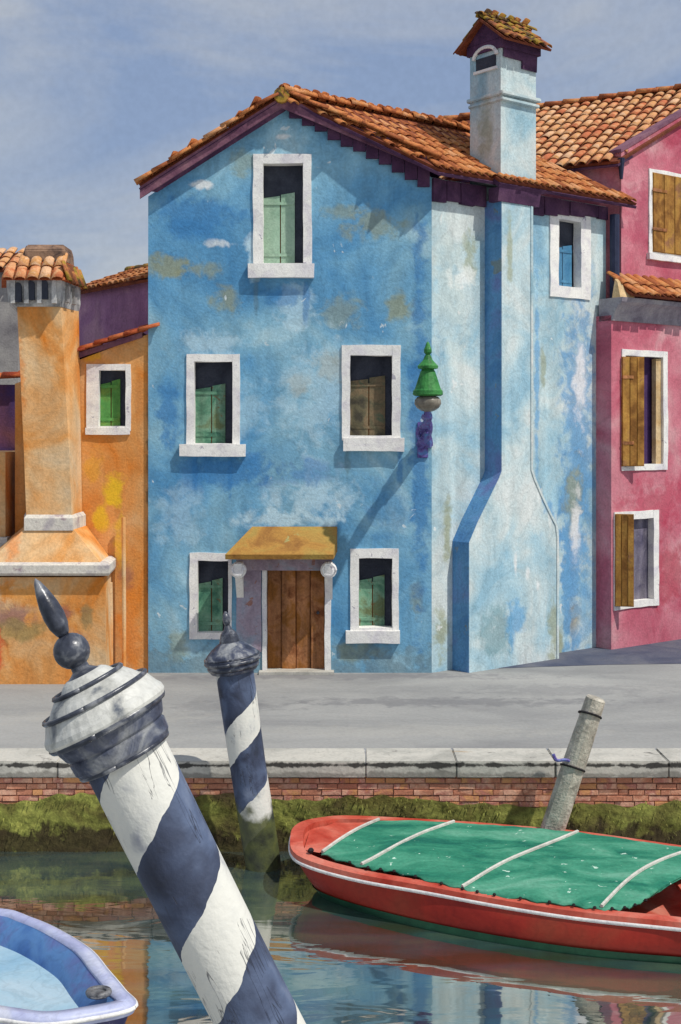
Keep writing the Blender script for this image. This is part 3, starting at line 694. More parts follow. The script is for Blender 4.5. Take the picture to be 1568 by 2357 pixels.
# canopy: a little hipped roof on two scroll brackets
c0, c1, cz0, cz1 = PF.rect(540, 1228, 760, 1272)
zb, zt = cz0 + .02, cz1 + .12
pj = .62
can = mk('door_canopy', prism([PF.pt(c0 - .02, zb, .0), PF.pt(c1 + .12, zb, .0), PF.pt(c1 + .06, zb - .07, pj), PF.pt(c0 - .1, zb - .07, pj)],
         [PF.pt(c0 + .3, zt, .0), PF.pt(c1 + .12, zt, .0), PF.pt(c1 + .06, zb + .01, pj + .02), PF.pt(c0 - .1, zb + .01, pj + .02)]), M['ochre'], blue, label='ochre canopy over the door')
mk('lintel', pbox(PF, c0 + .05, c1 + .03, zb - .3, zb - .02, -.0, .14, .006), M['lav'], can)
for ax in (c0 + .1, c1 - .02):
    sp = []
    for k in range(26):
        th = k / 25 * 2.6 * 2 * math.pi / 1.3; rr = .115 - .085 * k / 25
        sp.append(PF.pt(ax + rr * math.cos(th), zb - .26 + rr * math.sin(th), .5))
    body = [PF.pt(ax - .06, zb - .15, .02), PF.pt(ax - .06, zb - .15, .56), PF.pt(ax - .06, zb - .34, .52), PF.pt(ax - .06, zb - .42, .34), PF.pt(ax - .06, zb - .72, .08), PF.pt(ax - .06, zb - .8, .02)]
    bk_ = mk('bracket', prism(body, [v + Vector((.12, 0, 0)) for v in body]), M['white'], can)
    mk('scroll', join(tube(sp, .028, 6), lathe([(0, .135), (.06, .135)], Matrix.Translation(PF.pt(ax, zb - .26, .42)) @ Matrix.Rotation(R(90), 4, 'X'), 16)), M['white'], can)
# chimney breast on the side wall
def ring(s0, s1, o, z, ob=-.05): return [PB.pt(s0, z, ob), PB.pt(s0, z, o), PB.pt(s1, z, o), PB.pt(s1, z, ob)]
zf1 = zat(1245, 22.2); zf2 = zat(1100, 22.5)
secs = [ring(.488, 2.70, .4, 0), ring(.488, 2.70, .4, zf1), ring(.70, 2.56, .4, zf1 + .35), ring(1.2, 2.08, .4, zf2), ring(1.265, 2.03, .4, zf2 + .12), ring(1.265, 2.03, .4, 8.05)]
V = [v for r_ in secs for v in r_]; Fa = []
for i in range(len(secs) - 1):
    for k in range(4): Fa.append((4 * i + k, 4 * i + (k + 1) % 4, 4 * i + 4 + (k + 1) % 4, 4 * i + 4 + k))
Fa += [(0, 1, 2, 3), tuple(range(4 * len(secs) - 4, 4 * len(secs)))]
mk('chimney_breast', (V, Fa), M['breast'], blue)
eb_ = [(2.70, 0), (2.70, zf1), (2.66, zf1 + .2), (2.5, zf1 + .42), (2.28, (zf1 + zf2) / 2 + .22), (2.1, zf2 - .02), (2.03, zf2 + .14), (2.03, 8.0)]  # pale raised strip imitates light along the breast's right edge
V = []; Fa = []
for (s_, z_) in eb_: V += [PB.pt(s_ - .055, z_, .392), PB.pt(s_ - .05, z_, .418), PB.pt(s_ + .004, z_, .414), PB.pt(s_ + .004, z_, .0)]
for i in range(len(eb_) - 1):
    for k in range(4): Fa.append((4 * i + k, 4 * i + (k + 1) % 4, 4 * i + 4 + (k + 1) % 4, 4 * i + 4 + k))
mk('edge_highlight', (V, Fa), M['stack'], blue, label='pale strip painting the lit edge down the right of the chimney breast')
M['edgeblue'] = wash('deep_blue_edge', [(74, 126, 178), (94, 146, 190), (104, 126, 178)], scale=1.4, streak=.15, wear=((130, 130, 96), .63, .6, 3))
# deep blue skin over the left side of the breast
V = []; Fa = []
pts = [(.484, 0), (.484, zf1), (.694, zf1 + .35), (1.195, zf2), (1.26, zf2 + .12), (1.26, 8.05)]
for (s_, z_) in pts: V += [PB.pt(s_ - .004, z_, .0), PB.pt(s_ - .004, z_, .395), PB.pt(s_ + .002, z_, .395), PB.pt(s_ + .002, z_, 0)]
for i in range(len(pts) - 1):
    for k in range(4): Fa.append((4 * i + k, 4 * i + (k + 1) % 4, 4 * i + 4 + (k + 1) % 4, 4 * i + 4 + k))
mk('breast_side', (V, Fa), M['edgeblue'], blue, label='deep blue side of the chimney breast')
# little eave that carries the roof round the chimney
oe = PB.pt(1.12, RZ - (1.56 + .50) * sl + .06, .50)
mk('eave', slab([oe, oe + dB * 1.14, oe + dB * 1.14 + gR * .2, oe + gR * .2], .05), M['tile_under'], blue)
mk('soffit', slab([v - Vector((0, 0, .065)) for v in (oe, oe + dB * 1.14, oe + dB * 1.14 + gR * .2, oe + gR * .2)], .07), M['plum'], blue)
tile_field(blue, oe, dB, gR, [(0, 0), (1.14, 0), (1.14, .16), (0, .16)], M['tile'], pitch=.15, row=.2, l=.16, w=.13, name='eave_tile')
mk('fascia', prism([PB.pt(1.15, 8.0, .42), PB.pt(2.18, 8.0, .42), PB.pt(2.18, 8.0, .2), PB.pt(1.15, 8.0, .2)], [PB.pt(1.15, 8.24, .46), PB.pt(2.18, 8.24, .46), PB.pt(2.18, 8.24, .2), PB.pt(1.15, 8.24, .2)]), M['plum'], blue)
# stack above the roof
chx = mk('chimney', prism(ring(1.25, 2.13, .39, 8.35, -.36), ring(1.25, 2.13, .39, 10.75, -.36)), M['stack'], blue)
for zc, g_, hh in ((9.83, .05, .07), (9.73, .03, .06)):
    mk('band', prism(ring(1.25 - g_, 2.13 + g_, .43 + g_, zc, -.36 - g_), ring(1.25 - g_, 2.13 + g_, .43 + g_, zc + hh, -.36 - g_)), M['stack'], chx, bevel=.015)
# smoke outlet: white arch on the left face
PL = Plane(tuple(PB.pt(1.25, 0, -.36))[:2], tuple(nB)[:2])
mk('smoke_hole', pbox(PL, .16, .64, 10.36, 10.56, -.02, .012), M['dark'], chx)
arc = [PL.pt(.4 + .28 * math.cos(t_), 10.55 + .17 * math.sin(t_), .03) for t_ in [math.pi * k / 12 for k in range(13)]]
mk('arch', tube(arc, .035, 6), M['white'], chx)
mk('ledge', pbox(PL, .12, .68, 10.30, 10.345, -.02, .04), M['white'], chx)
mk('cap_apron', pbox(PB, 1.3, 1.75, 10.5, 10.66, .38, .42, .01), M['plum'], chx)
mk('cap_apron', pbox(PB, 1.75, 2.13, 10.36, 10.66, .38, .425, .01), M['plum'], chx)
# gabled cap
zc0, zc1 = 10.78, 11.2; mo = .035
sA, sB_ = 1.25 - .16, 2.13 + .14
capbox = prism(ring(1.25, 2.13, .43, 10.66, -.36), ring(1.25, 2.13, .43, 10.8, -.36))
mk('cap_base', prism(ring(1.21, 2.17, .47, 10.64, -.40), ring(1.21, 2.17, .47, 10.81, -.40)), M['plum'], chx)
prof = [(-.40, 10.80), (.47, 10.80), (mo, 11.17)]
mk('cap_gable', prism([PB.pt(1.21, z_, o_) for o_, z_ in prof], [PB.pt(2.17, z_, o_) for o_, z_ in prof]), M['plum'], chx)
slf = (11.2 - 10.76) / (.62 - mo); 
for sg in (1, -1):
    Oe = PB.pt(sA, 10.74, mo + sg * .60); gg = (PB.n * -sg * .6 + Vector((0, 0, .47))).normalized()
    Ltop = math.hypot(.6, .47)
    mk('cap_roof', slab([Oe, Oe + dB * (sB_ - sA), Oe + dB * (sB_ - sA) + gg * Ltop, Oe + gg * Ltop], .04), M['tile_under'], chx)
    tile_field(chx, Oe, dB, gg, [(0, 0), (sB_ - sA, 0), (sB_ - sA, Ltop), (0, Ltop)], M['tile_old'], pitch=.19, row=.3, name='cap_tile', w=.17, l=.38)
run(PB.pt(sA, 11.22, mo), PB.pt(sB_, 11.22, mo), tile_mesh('cap_ridge_tile', M['tile_old'], w=.2, l=.4, h=.09), 'cap_ridge_tile', chx, step=.33)
# downpipe at the far end
dpx = PB.pt(Lb + .06, 0, .16)
mk('downpipe', join(tube([dpx, dpx + Vector((0, 0, 8.15))], .095, 10), *[tube([dpx + Vector((0, 0, z_)), dpx + Vector((0, 0, z_ + .06))],    .11, 10) for z_ in (1.4, 3.6, 5.8)]), M['navy'], blue)

# ------------------------------------------------------------------ lantern on its bracket by the corner
lx, ly = 1.39, 20.75; lz0 = zat(948, ly)
lan = thing('wall_lantern', (lx, 21.9, lz0 - .1), 'green pagoda shaped lantern with grey globe on twisted bracket at blue house corner', 'lantern')
k_ = ly / F
prof = lambda L_: [((948 - y) * k_, r * k_) for y, r in L_]
Ml = Matrix.Translation((lx, ly, lz0))
mk('lamp_shade', lathe(prof([(912, 4), (911, 30), (908, 35), (899, 34), (895, 30), (870, 22), (855, 17), (850, 14), (848, 23), (842, 24), (838, 20), (828, 11), (818, 7), (815, 4)]), Ml, 20), M['lgreen'], lan)
mk('finial', lathe(prof([(817, 4), (811, 9), (804, 9), (797, 6), (790, 4), (786, 1)]), Ml, 14), M['lgreen'], lan)
mk('globe', lathe(prof([(948, 5), (945, 16), (938, 26), (929, 31), (920, 30), (913, 24), (910, 12)]), Ml, 22), M['globe'], lan, smooth=True)
arm1, arm2 = [], []
for i in range(41):
    t = i / 40; y_ = 21.9 - t * (21.9 - ly); an = t * 9
    cx_, cz_ = lx + .02 * (1 - t), lz0 - .04 - .5 * (1 - t) ** 2.2
    rr_ = .03 + .03 * (1 - t)
    arm1.append((cx_ + rr_ * math.cos(an), y_, cz_ + rr_ * math.sin(an)))
    arm2.append((cx_ - rr_ * math.cos(an), y_, cz_ - rr_ * math.sin(an)))
mk('bracket', join(tube(arm1, [.085 - .045 * i / 40 for i in range(41)], 6), tube(arm2, [.085 - .045 * i / 40 for i in range(41)], 6), tube([(lx, ly, lz0 - .1), (lx, ly, lz0 + .02)], .05, 10)), M['iron'], lan)
sc_ = [(lx - .06 + .09 * (1 - k / 30) * math.cos(k * .42), 21.45 + k * .012, lz0 - .34 + .14 * (1 - k / 40) * math.sin(k * .42)) for k in range(30)]
mk('scroll', tube(sc_, .024, 6), M['iron'], lan)
mk('wall_plate', wbox(lx - .1, lx + .08, 21.87, 21.905, lz0 - .75, lz0 - .15, .004), M['iron'], lan, bevel=.01)

# ------------------------------------------------------------------ pink house
G = Plane((5.05, 24.6), (.79, .61))
pink = thing('pink_house', (6.2, 25.6, 0), 'rose pink house with ochre wooden shutters and a tiled ledge roof', 'house')
gc = G.az(1430, 400)[0]
e_w = Vector((.866, -.5, 0)); n_w = Vector((.5, .866, 0))
corner = G.pt(gc, 0)
slw = .577
zE = 9.27
PU = G
# upper gable wall with its rake
n_per = G.d.dot(n_w)
def rz(a): return zE + .12 + (a - gc) * n_per * slw
apx = gc + 3.5 / n_per
up_top = [(gc, rz(gc)), (apx, rz(apx)), (apx + 2.6, rz(apx) - 1.8)]
h1 = window(pink, G, (1492, 398, 1602, 592), (1504, 410, 1590, 584), M['shut'], split=False, depth=.1, sill=(1488, 590, 1606, 604), sill_out=.08)
a0, a1, z0, z1 = G.rect(1499, 406, 1596, 586)
sh1 = mk('shutter', pbox(G, a0, a1, z0, z1, .01, .035), M['shut'], pink, label='closed ochre board shutter')
nn = 4
for i in range(nn):
    w_ = (a1 - a0) / nn; mk('plank', pbox(G, a0 + i * w_ + .006, a0 + (i + 1) * w_ - .006, z0 + .01, z1 - .01, .034, .055, .003), M['shut'], sh1, bevel=.006)
for zz in (.27, .76):
    z_ = z0 + (z1 - z0) * zz; mk('hinge', pbox(G, a0 - .02, a0 + .4, z_, z_ + .06, .055, .07, .004), M['wood'], sh1)
mk('wall', wall_poly(G, [(gc, 5.6), *up_top, (apx + 2.6, 5.6)], [h1], .35), M['pink'], pink)
# wing behind, under the long tiled roof
PW = Plane(tuple((corner - e_w * 7))[:2], tuple(e_w)[:2])
mk('wall', prism([PW.pt(0, 0, -.02), PW.pt(6.97, 0, -.02), PW.pt(6.97, 0, -.35), PW.pt(0, 0, -.35)], [PW.pt(0, zE - .02, -.02), PW.pt(6.97, zE - .02, -.02), PW.pt(6.97, zE - .02, -.35), PW.pt(0, zE - .02, -.35)]), M['pink'], pink)
Ow = corner - n_w * .2; Ow.z = zE - .2 * slw + .02
gw = (n_w + Vector((0, 0, slw))).normalized()
tl = 3.75 / gw.dot(n_w)
sk = G.d.dot(e_w) / n_per
c1_, c2_ = Ow, Ow + e_w * (sk * 3.75) + gw * tl
mk('roof', slab([Ow - e_w * 6.5, c1_, c2_, Ow - e_w * 6.5 + gw * tl], .05), M['tile_under'], pink)
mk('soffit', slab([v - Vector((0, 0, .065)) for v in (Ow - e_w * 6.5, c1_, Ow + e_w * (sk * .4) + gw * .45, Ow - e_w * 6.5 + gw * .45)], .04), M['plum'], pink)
tile_field(pink, Ow, e_w, gw, [(-4.35, 0), (-.2, 0), (sk * 3.75 - .22, tl), (-4.35, tl)], M['tile_pink'], pitch=.235, row=.4, w=.2, l=.48)
run(Ow - e_w * 5.4 + gw * tl, c2_, tile_mesh('ridge_tile', M['tile'], w=.3, l=.5, h=.14), 'ridge_tile', pink, step=.42, lift=.02)
# rake coping along the gable
bd = G.pt(gc - .03, rz(gc) - .02, .02); bd1 = G.pt(apx, rz(apx) - .02, .02)
mk('coping', prism([bd, bd1, bd1 - G.n * .3, bd - G.n * .3], [v + Vector((0, 0, .07)) for v in (bd, bd1, bd1 - G.n * .3, bd - G.n * .3)]), M['verge'], pink)
mk('gutter_end', tube([G.pt(gc - .06, zE - .02, .05), G.pt(gc - .06, zE - .42, .05)], [.07, .03], 8), M['navy'], pink)
# lower storeys stand forward, with the ledge roof
oL = .28
GL = Plane(tuple(G.pt(0, 0, oL))[:2], tuple(G.d)[:2])
lc = GL.az(1407, 900)[0]
zl = GL.az(1500, 745)[1]; zl_ = zl
aE = lc + 5.5
h2 = window(pink, GL, (1430, 806, 1534, 1082), (1438, 820, 1524, 1068), M['violetroom'], split=False, depth=.2)
h3 = window(pink, GL, (1412, 1176, 1514, 1398), (1428, 1194, 1502, 1382), M['greypane'], split=False, depth=.12)
mk('wall', wall_poly(GL, [(lc, 0), (lc, zl + .1), (aE, zl + .1), (aE, 0)], [h2, h3], .4), M['pink'], pink)
mk('side_return', prism([GL.pt(lc + .001, 0, -.01), GL.pt(lc + .2, 0, -.01), GL.pt(lc + .2, 0, -.4), GL.pt(lc + .001, 0, -.4)], [v + Vector((0, 0, zl)) for v in (GL.pt(lc + .001, 0, -.01), GL.pt(lc + .2, 0, -.01), GL.pt(lc + .2, 0, -.4), GL.pt(lc + .001, 0, -.4))]), M['pink'], pink)
cv = [(.04, 0), (.05, .05), (.07, .12), (.11, .2), (.17, .28), (.25, .34), (.27, .42)]
V = [GL.pt(q_, zl + z_, o_) for (o_, z_) in cv + [(-.3, .42), (-.3, 0)] for q_ in (lc, aE)]; n = len(cv) + 2
mk('cornice', (V, [(2 * i, 2 * i + 1, (2 * i + 3) % (2 * n), (2 * i + 2) % (2 * n)) for i in range(n)] + [tuple(range(0, 2 * n, 2)), tuple(range(1, 2 * n, 2))]), M['cornice'], pink, label='grey cove under the ledge roof')
ge = GL.pt(lc + .16, zl + .48, .36); gup = (-G.n * .62 + Vector((0, 0, .42))).normalized(); gl_ = math.hypot(.62, .42)
mk('ledge_roof', slab([ge, ge + G.d * 5, ge + G.d * 5 + gup * gl_, ge + G.d * .12 + gup * gl_], .05), M['tile_under'], pink)
mk('ledge_end', prism([GL.pt(lc + .02, zl + .42, .0), GL.pt(lc + .02, zl + .42, .2), GL.pt(lc + .3, zl + .42, .3), GL.pt(lc + .3, zl + .42, 0)], [GL.pt(lc + .1, zl + .78, .0), GL.pt(lc + .1, zl + .72, .06), GL.pt(lc + .3, zl + .72, .1), GL.pt(lc + .3, zl + .8, 0)]), M['cream'], pink)
tile_field(pink, ge, G.d, gup, [(0, 0), (3.2, 0), (3.2, gl_), (.1, gl_)], M['tile'], pitch=.25, row=.36, w=.22, l=.46, name='ledge_tile')
# open shutters hinged on the left jamb
def leaf(pl, hinge_a, z0, z1, end_px, ang, parent, label, n=3, straps=(.2, .8)):
    width = .05
    while width < 1.2:
        v = pl.pt(hinge_a, 0, .04) + (pl.d * math.cos(ang) + pl.n * math.sin(ang)) * width
        if CX + v.x / v.y * F >= end_px: break
        width += .01
    d = (pl.d * math.cos(ang) + pl.n * math.sin(ang)); q = Plane(tuple(pl.pt(hinge_a, 0, .04))[:2], tuple(d)[:2])
    s = mk('shutter', pbox(q, 0, width, z0, z1, -.03, .0), M['shut'], parent, label=label)
    w_ = width / n
    for i in range(n): mk('plank', pbox(q, i * w_ + .006, (i + 1) * w_ - .006, z0 + .01, z1 - .01, -.002, .018, .003), M['shut'], s, bevel=.005)
    for t in straps:
        z_ = z0 + (z1 - z0) * t; mk('hinge', pbox(q, .0, width * .5, z_, z_ + .055, .016, .03, .004), M['wood'], s)
a0, a1, z0, z1 = GL.rect(1428, 822, 1480, 1070)
leaf(GL, a0, z0 - .02, z1, 1482, R(24), pink, 'ochre shutter standing ajar at the middle window')
b0, b1, _, _ = GL.rect(1512, 822, 1524, 1070)
mk('inner_shutter', pbox(GL, b0, b1, z0, z1, -.12, -.02, .004), M['cream'], pink)
a0, a1, z0, z1 = GL.rect(1412, 1186, 1458, 1392)
leaf(GL, a0, z0, z1 + .04, 1458, R(50), pink, 'ochre shutter swung open at the lowest window', straps=())

# ------------------------------------------------------------------ orange house on the left
PO = Plane((-6.2, 21.96), (1, 0))
org = thing('orange_house', (-4.4, 22, 0), 'narrow orange house with one green window and a great oven chimney', 'house')
ho = window(org, PO, (200, 838, 302, 992), (228, 852, 290, 980), M['bgreen'], split=(.74, .8), sill=(198, 984, 300, 1000), depth=.15, sill_out=.05)
a_l = PO.az(35, 900)[0]; a_r = PO.az(352, 900)[0]
ztl = zat(835, 21.96); ztr = zat(765, 21.96)
mk('wall', wall_poly(PO, [(a_l, 0), (a_l, ztl - .35), (a_r, ztr), (a_r, 0)], [ho], .3), M['orange'], org)
sh_ = [(a_l, ztl - .45), (a_r, ztr)]
vr = tile_mesh('verge_tile', M['tile_red'], w=.18, l=.36, h=.08)
A_, B_ = P(152, 818, 21.85), P(326, 762, 21.85)
run(A_, B_, vr, 'verge_tile', org, step=.26, lift=.0)
run(A_ + Vector((-.02, .16, .03)), B_ + Vector((0, .16, .03)), vr, 'verge_tile', org, step=.26, lift=.0)
mk('verge_board', prism([A_ + Vector((0, .05, -.1)), B_ + Vector((0, .05, -.1)), B_ + Vector((0, .6, -.1)), A_ + Vector((0, .6, -.1))], [A_ + Vector((0, .05, -.01)), B_ + Vector((0, .05, -.01)), B_ + Vector((0, .6, -.01)), A_ + Vector((0, .6, -.01))]), M['verge'], org)
# oven chimney
def plan(lf, rf, rb, Df, z, Db=21.94):
    q = lambda px, D: Vector(((px - CX) * D / F, D, z))
    return [q(lf, Db), q(lf, Df), q(rf, Df), q(rb, Db)]
Df = 21.1
def zz(y, D=Df): return zat(y, D)
def loft(secs):
    V = [v for s in secs for v in s]; Fa = []; n = len(secs[0])
    for i in range(len(secs) - 1):
        for k in range(n): Fa.append((n * i + k, n * i + (k + 1) % n, n * i + n + (k + 1) % n, n * i + n + k))
    Fa += [tuple(range(n)), tuple(range(n * (len(secs) - 1), n * len(secs)))]
    return V, Fa
ov_ = mk('chimney', loft([plan(62, 166, 190, Df, zz(1215)), plan(56, 160, 187, Df, zz(1050)), plan(40, 140, 182, Df, zz(698))]), M['oven'], org, label='tall orange chimney shaft')
mk('collar', loft([plan(56, 168, 198, Df - .06, zz(1220)), plan(56, 168, 198, Df - .06, zz(1192)), plan(62, 164, 192, Df, zz(1184))]), M['ledgewhite'], ov_)
mk('flare', loft([plan(-30, 232, 252, Df - .25, zz(1292)), plan(56, 170, 200, Df - .02, zz(1218))]), M['oven'], ov_)
mk('mantel', loft([plan(-42, 250, 266, Df - .3, zz(1320)), plan(-42, 252, 268, Df - .34, zz(1314)), plan(-42, 252, 268, Df - .34, zz(1296)), plan(-34, 240, 258, Df - .26, zz(1290))]), M['ledgewhite'], ov_)
mk('oven_body', loft([plan(-36, 246, 262, Df - .2, 0), plan(-36, 240, 256, Df - .2, zz(1325))]), M['oven'], org)
# crown of the chimney
def cb(x0, x1, y0, y1, D0, D1):    # block by picture edges
    return wbox((x0 - CX) * D0 / F, (x1 - CX) * D0 / F, D0, D1, zat(y1, D0), zat(y0, D0), .006)
Dc = Df - .08
crown = mk('crown', loft([plan(38, 138, 182, Dc, zz(706)), plan(22, 140, 186, Dc - .06, zz(690)), plan(14, 142, 186, Dc - .1, zz(640))]), M['capgrey'], ov_)
for (xa, ya) in ((46, 674), (76, 670), (106, 668)):
    cxx = (xa - CX) * Dc / F; w_ = 8 * Dc / F; zb_, zt_ = zat(ya + 22, Dc), zat(ya - 22, Dc)
    arcp = [Vector((cxx - w_, 0, zb_)), Vector((cxx + w_, 0, zb_)), Vector((cxx + w_, 0, zt_ - w_))] + [Vector((cxx + w_ * math.cos(t_), 0, zt_ - w_ + w_ * math.sin(t_))) for t_ in (.5, 1.05, 1.57, 2.1, 2.64)] + [Vector((cxx - w_, 0, zt_ - w_))]
    mk('smoke_slot', prism([v + Vector((0, Dc - .125, 0)) for v in arcp], [v + Vector((0, Dc + .02, 0)) for v in arcp]), M['dark'], ov_)
pr = Plane(((140 - CX) * (Dc - .06) / F, Dc - .06), tuple((Vector(((186 - CX) * 21.94 / F, 21.94, 0)) - Vector(((140 - CX) * (Dc - .06) / F, Dc - .06, 0))))[:2])
for a_ in (.28, .62):
    mk('smoke_slot', pbox(pr, a_ - .07, a_ + .07, zz(694), zz(656), -.03, .045), M['greywall'], ov_)
for (xp, a_) in ((30, 0), (61, 0), (91, 0), (124, 0)):
    mk('pier', cb(xp - 5, xp + 5, 642, 698, Dc - .13, Dc - .02), M['capgrey'], ov_)
# skirt of tiles round the crown
tp = zz(600); bt = zz(648)
O1 = Vector(((4 - CX) * (Dc - .2) / F, Dc - .2, bt)); O2 = Vector(((150 - CX) * (Dc - .2) / F, Dc - .2, bt)); O3 = Vector(((192 - CX) * 22.0 / F, 22.0, bt))
T1 = Vector(((50 - CX) * (Dc + .12) / F, Dc + .12, tp)); T2 = Vector(((146 - CX) * (Dc + .12) / F, Dc + .12, tp)); T3 = Vector(((174 - CX) * 21.8 / F, 21.8, tp)); T4 = Vector(((50 - CX) * 21.8 / F, 21.8, tp)); O4 = Vector(((4 - CX) * 22.0 / F, 22.0, bt))
mk('crown_roof', ([O1, O2, O3, O4, T1, T2, T3, T4], [(0, 1, 5, 4), (1, 2, 6, 5), (2, 3, 7, 6), (3, 0, 4, 7), (0, 1, 2, 3), (4, 5, 6, 7)]), M['tile_red'], ov_)
e1 = (O2 - O1); g1 = ((T1 + T2) / 2 - (O1 + O2) / 2); g1 = (g1 - e1.normalized() * g1.dot(e1.normalized()))
tile_field(ov_, O1, e1, g1, [(0, 0), (e1.length, 0), (e1.length - .05, g1.length), (.3, g1.length)], M['tile_pink'], pitch=.2, row=.3, w=.19, l=.36, name='crown_tile')
e2 = (O3 - O2); g2 = ((T2 + T3) / 2 - (O2 + O3) / 2); g2 = (g2 - e2.normalized() * g2.dot(e2.normalized()))
tile_field(ov_, O2, e2, g2, [(0, 0), (e2.length, 0), (e2.length - .1, g2.length), (.1, g2.length)], M['tile_old'], pitch=.2, row=.3, w=.18, l=.34, name='crown_tile')
mk('crown_top', loft([plan(52, 148, 172, Dc + .1, zz(602), 21.85), plan(56, 150, 170, Dc + .1, zz(574), 21.85), plan(62, 148, 165, Dc + .2, zz(560), 21.8)]), M['brown_top'], ov_, bevel=.02)
# standing pipes beside the oven
for px in (256, 286):
    b_ = Vector(((px - CX) * 21.8 / F, 21.8, 0))
    mk('downpipe', tube([b_, b_ + Vector((0, 0, .9)), b_ + Vector((-.01, 0, zat(1190 if px == 286 else 1340, 21.8)))], .035, 8), M['oven'], org)
# ------------------------------------------------------------------ houses behind on the left
mv = thing('mauve_house', (-4.2, 23.6, 0), 'mauve house wall with small tiled roof rising behind orange house', 'house')
ea, eb = P(178, 668, 24.4), P(352, 634, 22.2); ea.z = eb.z = 6.72
PM = Plane(tuple(ea)[:2], tuple(eb - ea)[:2]); Lm = (eb - ea).length
mk('wall', pbox(PM, -.6, Lm - .02, 0, 6.66, -2.2, -.12), M['purple'], mv)
gm = (-PM.n * 1.15 + Vector((0, 0, .42))).normalized()
em = PM.pt(-.5, 6.66, .02)
mk('roof', slab([em, em + PM.d * (Lm + .5), em + PM.d * (Lm + .5) + gm * 1.5, em + gm * 1.5], .05), M['tile_under'], mv)
tile_field(mv, em, PM.d, gm, [(0, 0), (Lm + .48, 0), (Lm + .48, 1.5), (0, 1.5)], M['tile'], pitch=.2, row=.31)
run(em + gm * 1.5, em + PM.d * (Lm + .4) + gm * 1.5, tile_mesh('ridge_tile', M['tile_old'], w=.24, l=.4, h=.1), 'ridge_tile', mv, step=.34)
al_ = thing('alley_house', (-6.6, 24, 0), 'side house in the alley at left edge, coloured dark as deep shadow', 'house')
x0_, x1_ = (-60 - CX) * 23.5 / F, (80 - CX) * 23.5 / F
mk('wall', wbox(x0_, x1_, 23.5, 26, 0, zat(885, 23.5)), M['alleyshade'], al_)
run(Vector((x0_, 23.42, zat(880, 23.5))), Vector((x1_, 23.42, zat(868, 23.5))), tile_mesh('roof_tile', M['tile_red'], w=.22, l=.36, h=.12), 'roof_tile', al_, step=.28)
gy = thing('grey_house', (-8.4, 29, 0), 'grey rendered house far back at left edge with terracotta roof corner', 'house')
gx1 = (42 - CX) * 28 / F
mk('wall', wbox(gx1 - 5, gx1, 28, 32, 0, zat(612, 28)), M['greywall'], gy)
tile_field(gy, Vector((gx1 - 4, 27.8, zat(622, 28))), (1, 0, 0), (0, .9, .4), [(0, 0), (4.3, 0), (4.3, 1.3), (0, 1.3)], M['tile_pink'], pitch=.25, row=.36, w=.22, l=.46)
mk('roof', slab([Vector((gx1 - 5, 27.8, zat(624, 28))), Vector((gx1 + .3, 27.8, zat(624, 28))), Vector((gx1 + .3, 29, zat(624, 28) + .53)), Vector((gx1 - 5, 29, zat(624, 28) + .53))], .05), M['tile_under'], gy)
ap = thing('apricot_house', (-6.6, 21.9, 0), 'sliver of pale apricot house wall left of the dark alley', 'house')
mk('wall', wbox((-160 - CX) * 21.7 / F, (13 - CX) * 21.7 / F, 21.7, 23.4, 0, zat(1040, 21.7)), M['oven'], ap)
mk('ledge', wbox((-160 - CX) * 21.7 / F, (22 - CX) * 21.7 / F, 21.55, 21.8, zat(1262, 21.6), zat(1236, 21.6)), M['capgrey'], ap)

# ------------------------------------------------------------------ mooring posts
def mooring(base_px, base_py, rim_px, rim_py, D, k, rp, label, mat, bottom_z, prof_cap, prof_neck, prof_ball, prof_tip, lean_y=0.0, taper=1.0, rings=(), capmat=None):
    m = D / F
    top = P(rim_px, rim_py, D); bot = P(base_px, base_py, D - lean_y)
    axis = (top - bot).normalized()
    bz = bot - axis * ((bot.z - bottom_z) / axis.z)
    root = thing('mooring_post', bz, label, 'mooring post', 'striped mooring posts in the canal')
    q = axis.to_track_quat('Z', 'Y').to_matrix().to_4x4()
    Mt = Matrix.Translation(top) @ q
    L_ = (top - bz).length
    prof_p = [(-L_ + L_ * i / 40 - (.1 * k), rp * (taper + (1 - taper) * i / 40)) for i in range(40)] + [(-.02, rp)]
    po = mk('pole', lathe(prof_p, Mt, 40, irr=.05), mat, root, smooth=True, origin=top)
    # object axes follow the pole so that the painted bands wind round it
    me = po.data; inv = q.inverted()
    for v in me.vertices: v.co = inv @ v.co
    po.matrix_local = Matrix.Translation(top - bz) @ q
    if capmat: mk('cap', lathe([(s * k, r * k) for s, r in prof_cap], Mt, 36), capmat, root)
    else:
        mk('collar', lathe([(s * k, r * k) for s, r in prof_cap if s < -20], Mt, 36, irr=.02), M['capsm'], root)
        mk('cap', lathe([(s * k, r * k) for s, r in prof_cap if s > -30], Mt, 36, irr=.02), M['capm'], root)
    for s_, r_, w_ in rings: mk('ring', tube([Mt @ Vector((r_ * k * math.cos(a), r_ * k * math.sin(a), s_ * k)) for a in [2 * math.pi * i / 36 for i in range(37)]], w_ * k, 6), M['capdark'], root, smooth=True)
    mk('neck', lathe([(s * k, r * k) for s, r in prof_neck], Mt, 24), M['capdark'], root)
    if prof_ball: mk('ball', lathe([(s * k, r * k) for s, r in prof_ball], Mt, 24), M['capdark'], root, smooth=True)
    mk('finial', lathe([(s * k, r * k) for s, r in prof_tip], Mt, 16, flat=.8), M['capdark'], root, smooth=True)
    return root
ball = [(165 + 42 * math.sin(R(a)), 42 * math.cos(R(a))) for a in range(-80, 81, 16)]
cap_big = [(-108, 104), (-104, 110), (-92, 117), (-66, 119), (-60, 115), (-54, 122), (-34, 130), (-26, 132), (-18, 143), (-6, 149), (6, 147), (16, 140), (30, 133), (44, 126), (50, 114), (62, 104), (76, 90), (82, 84), (86, 66), (94, 60), (100, 54), (106, 44)]
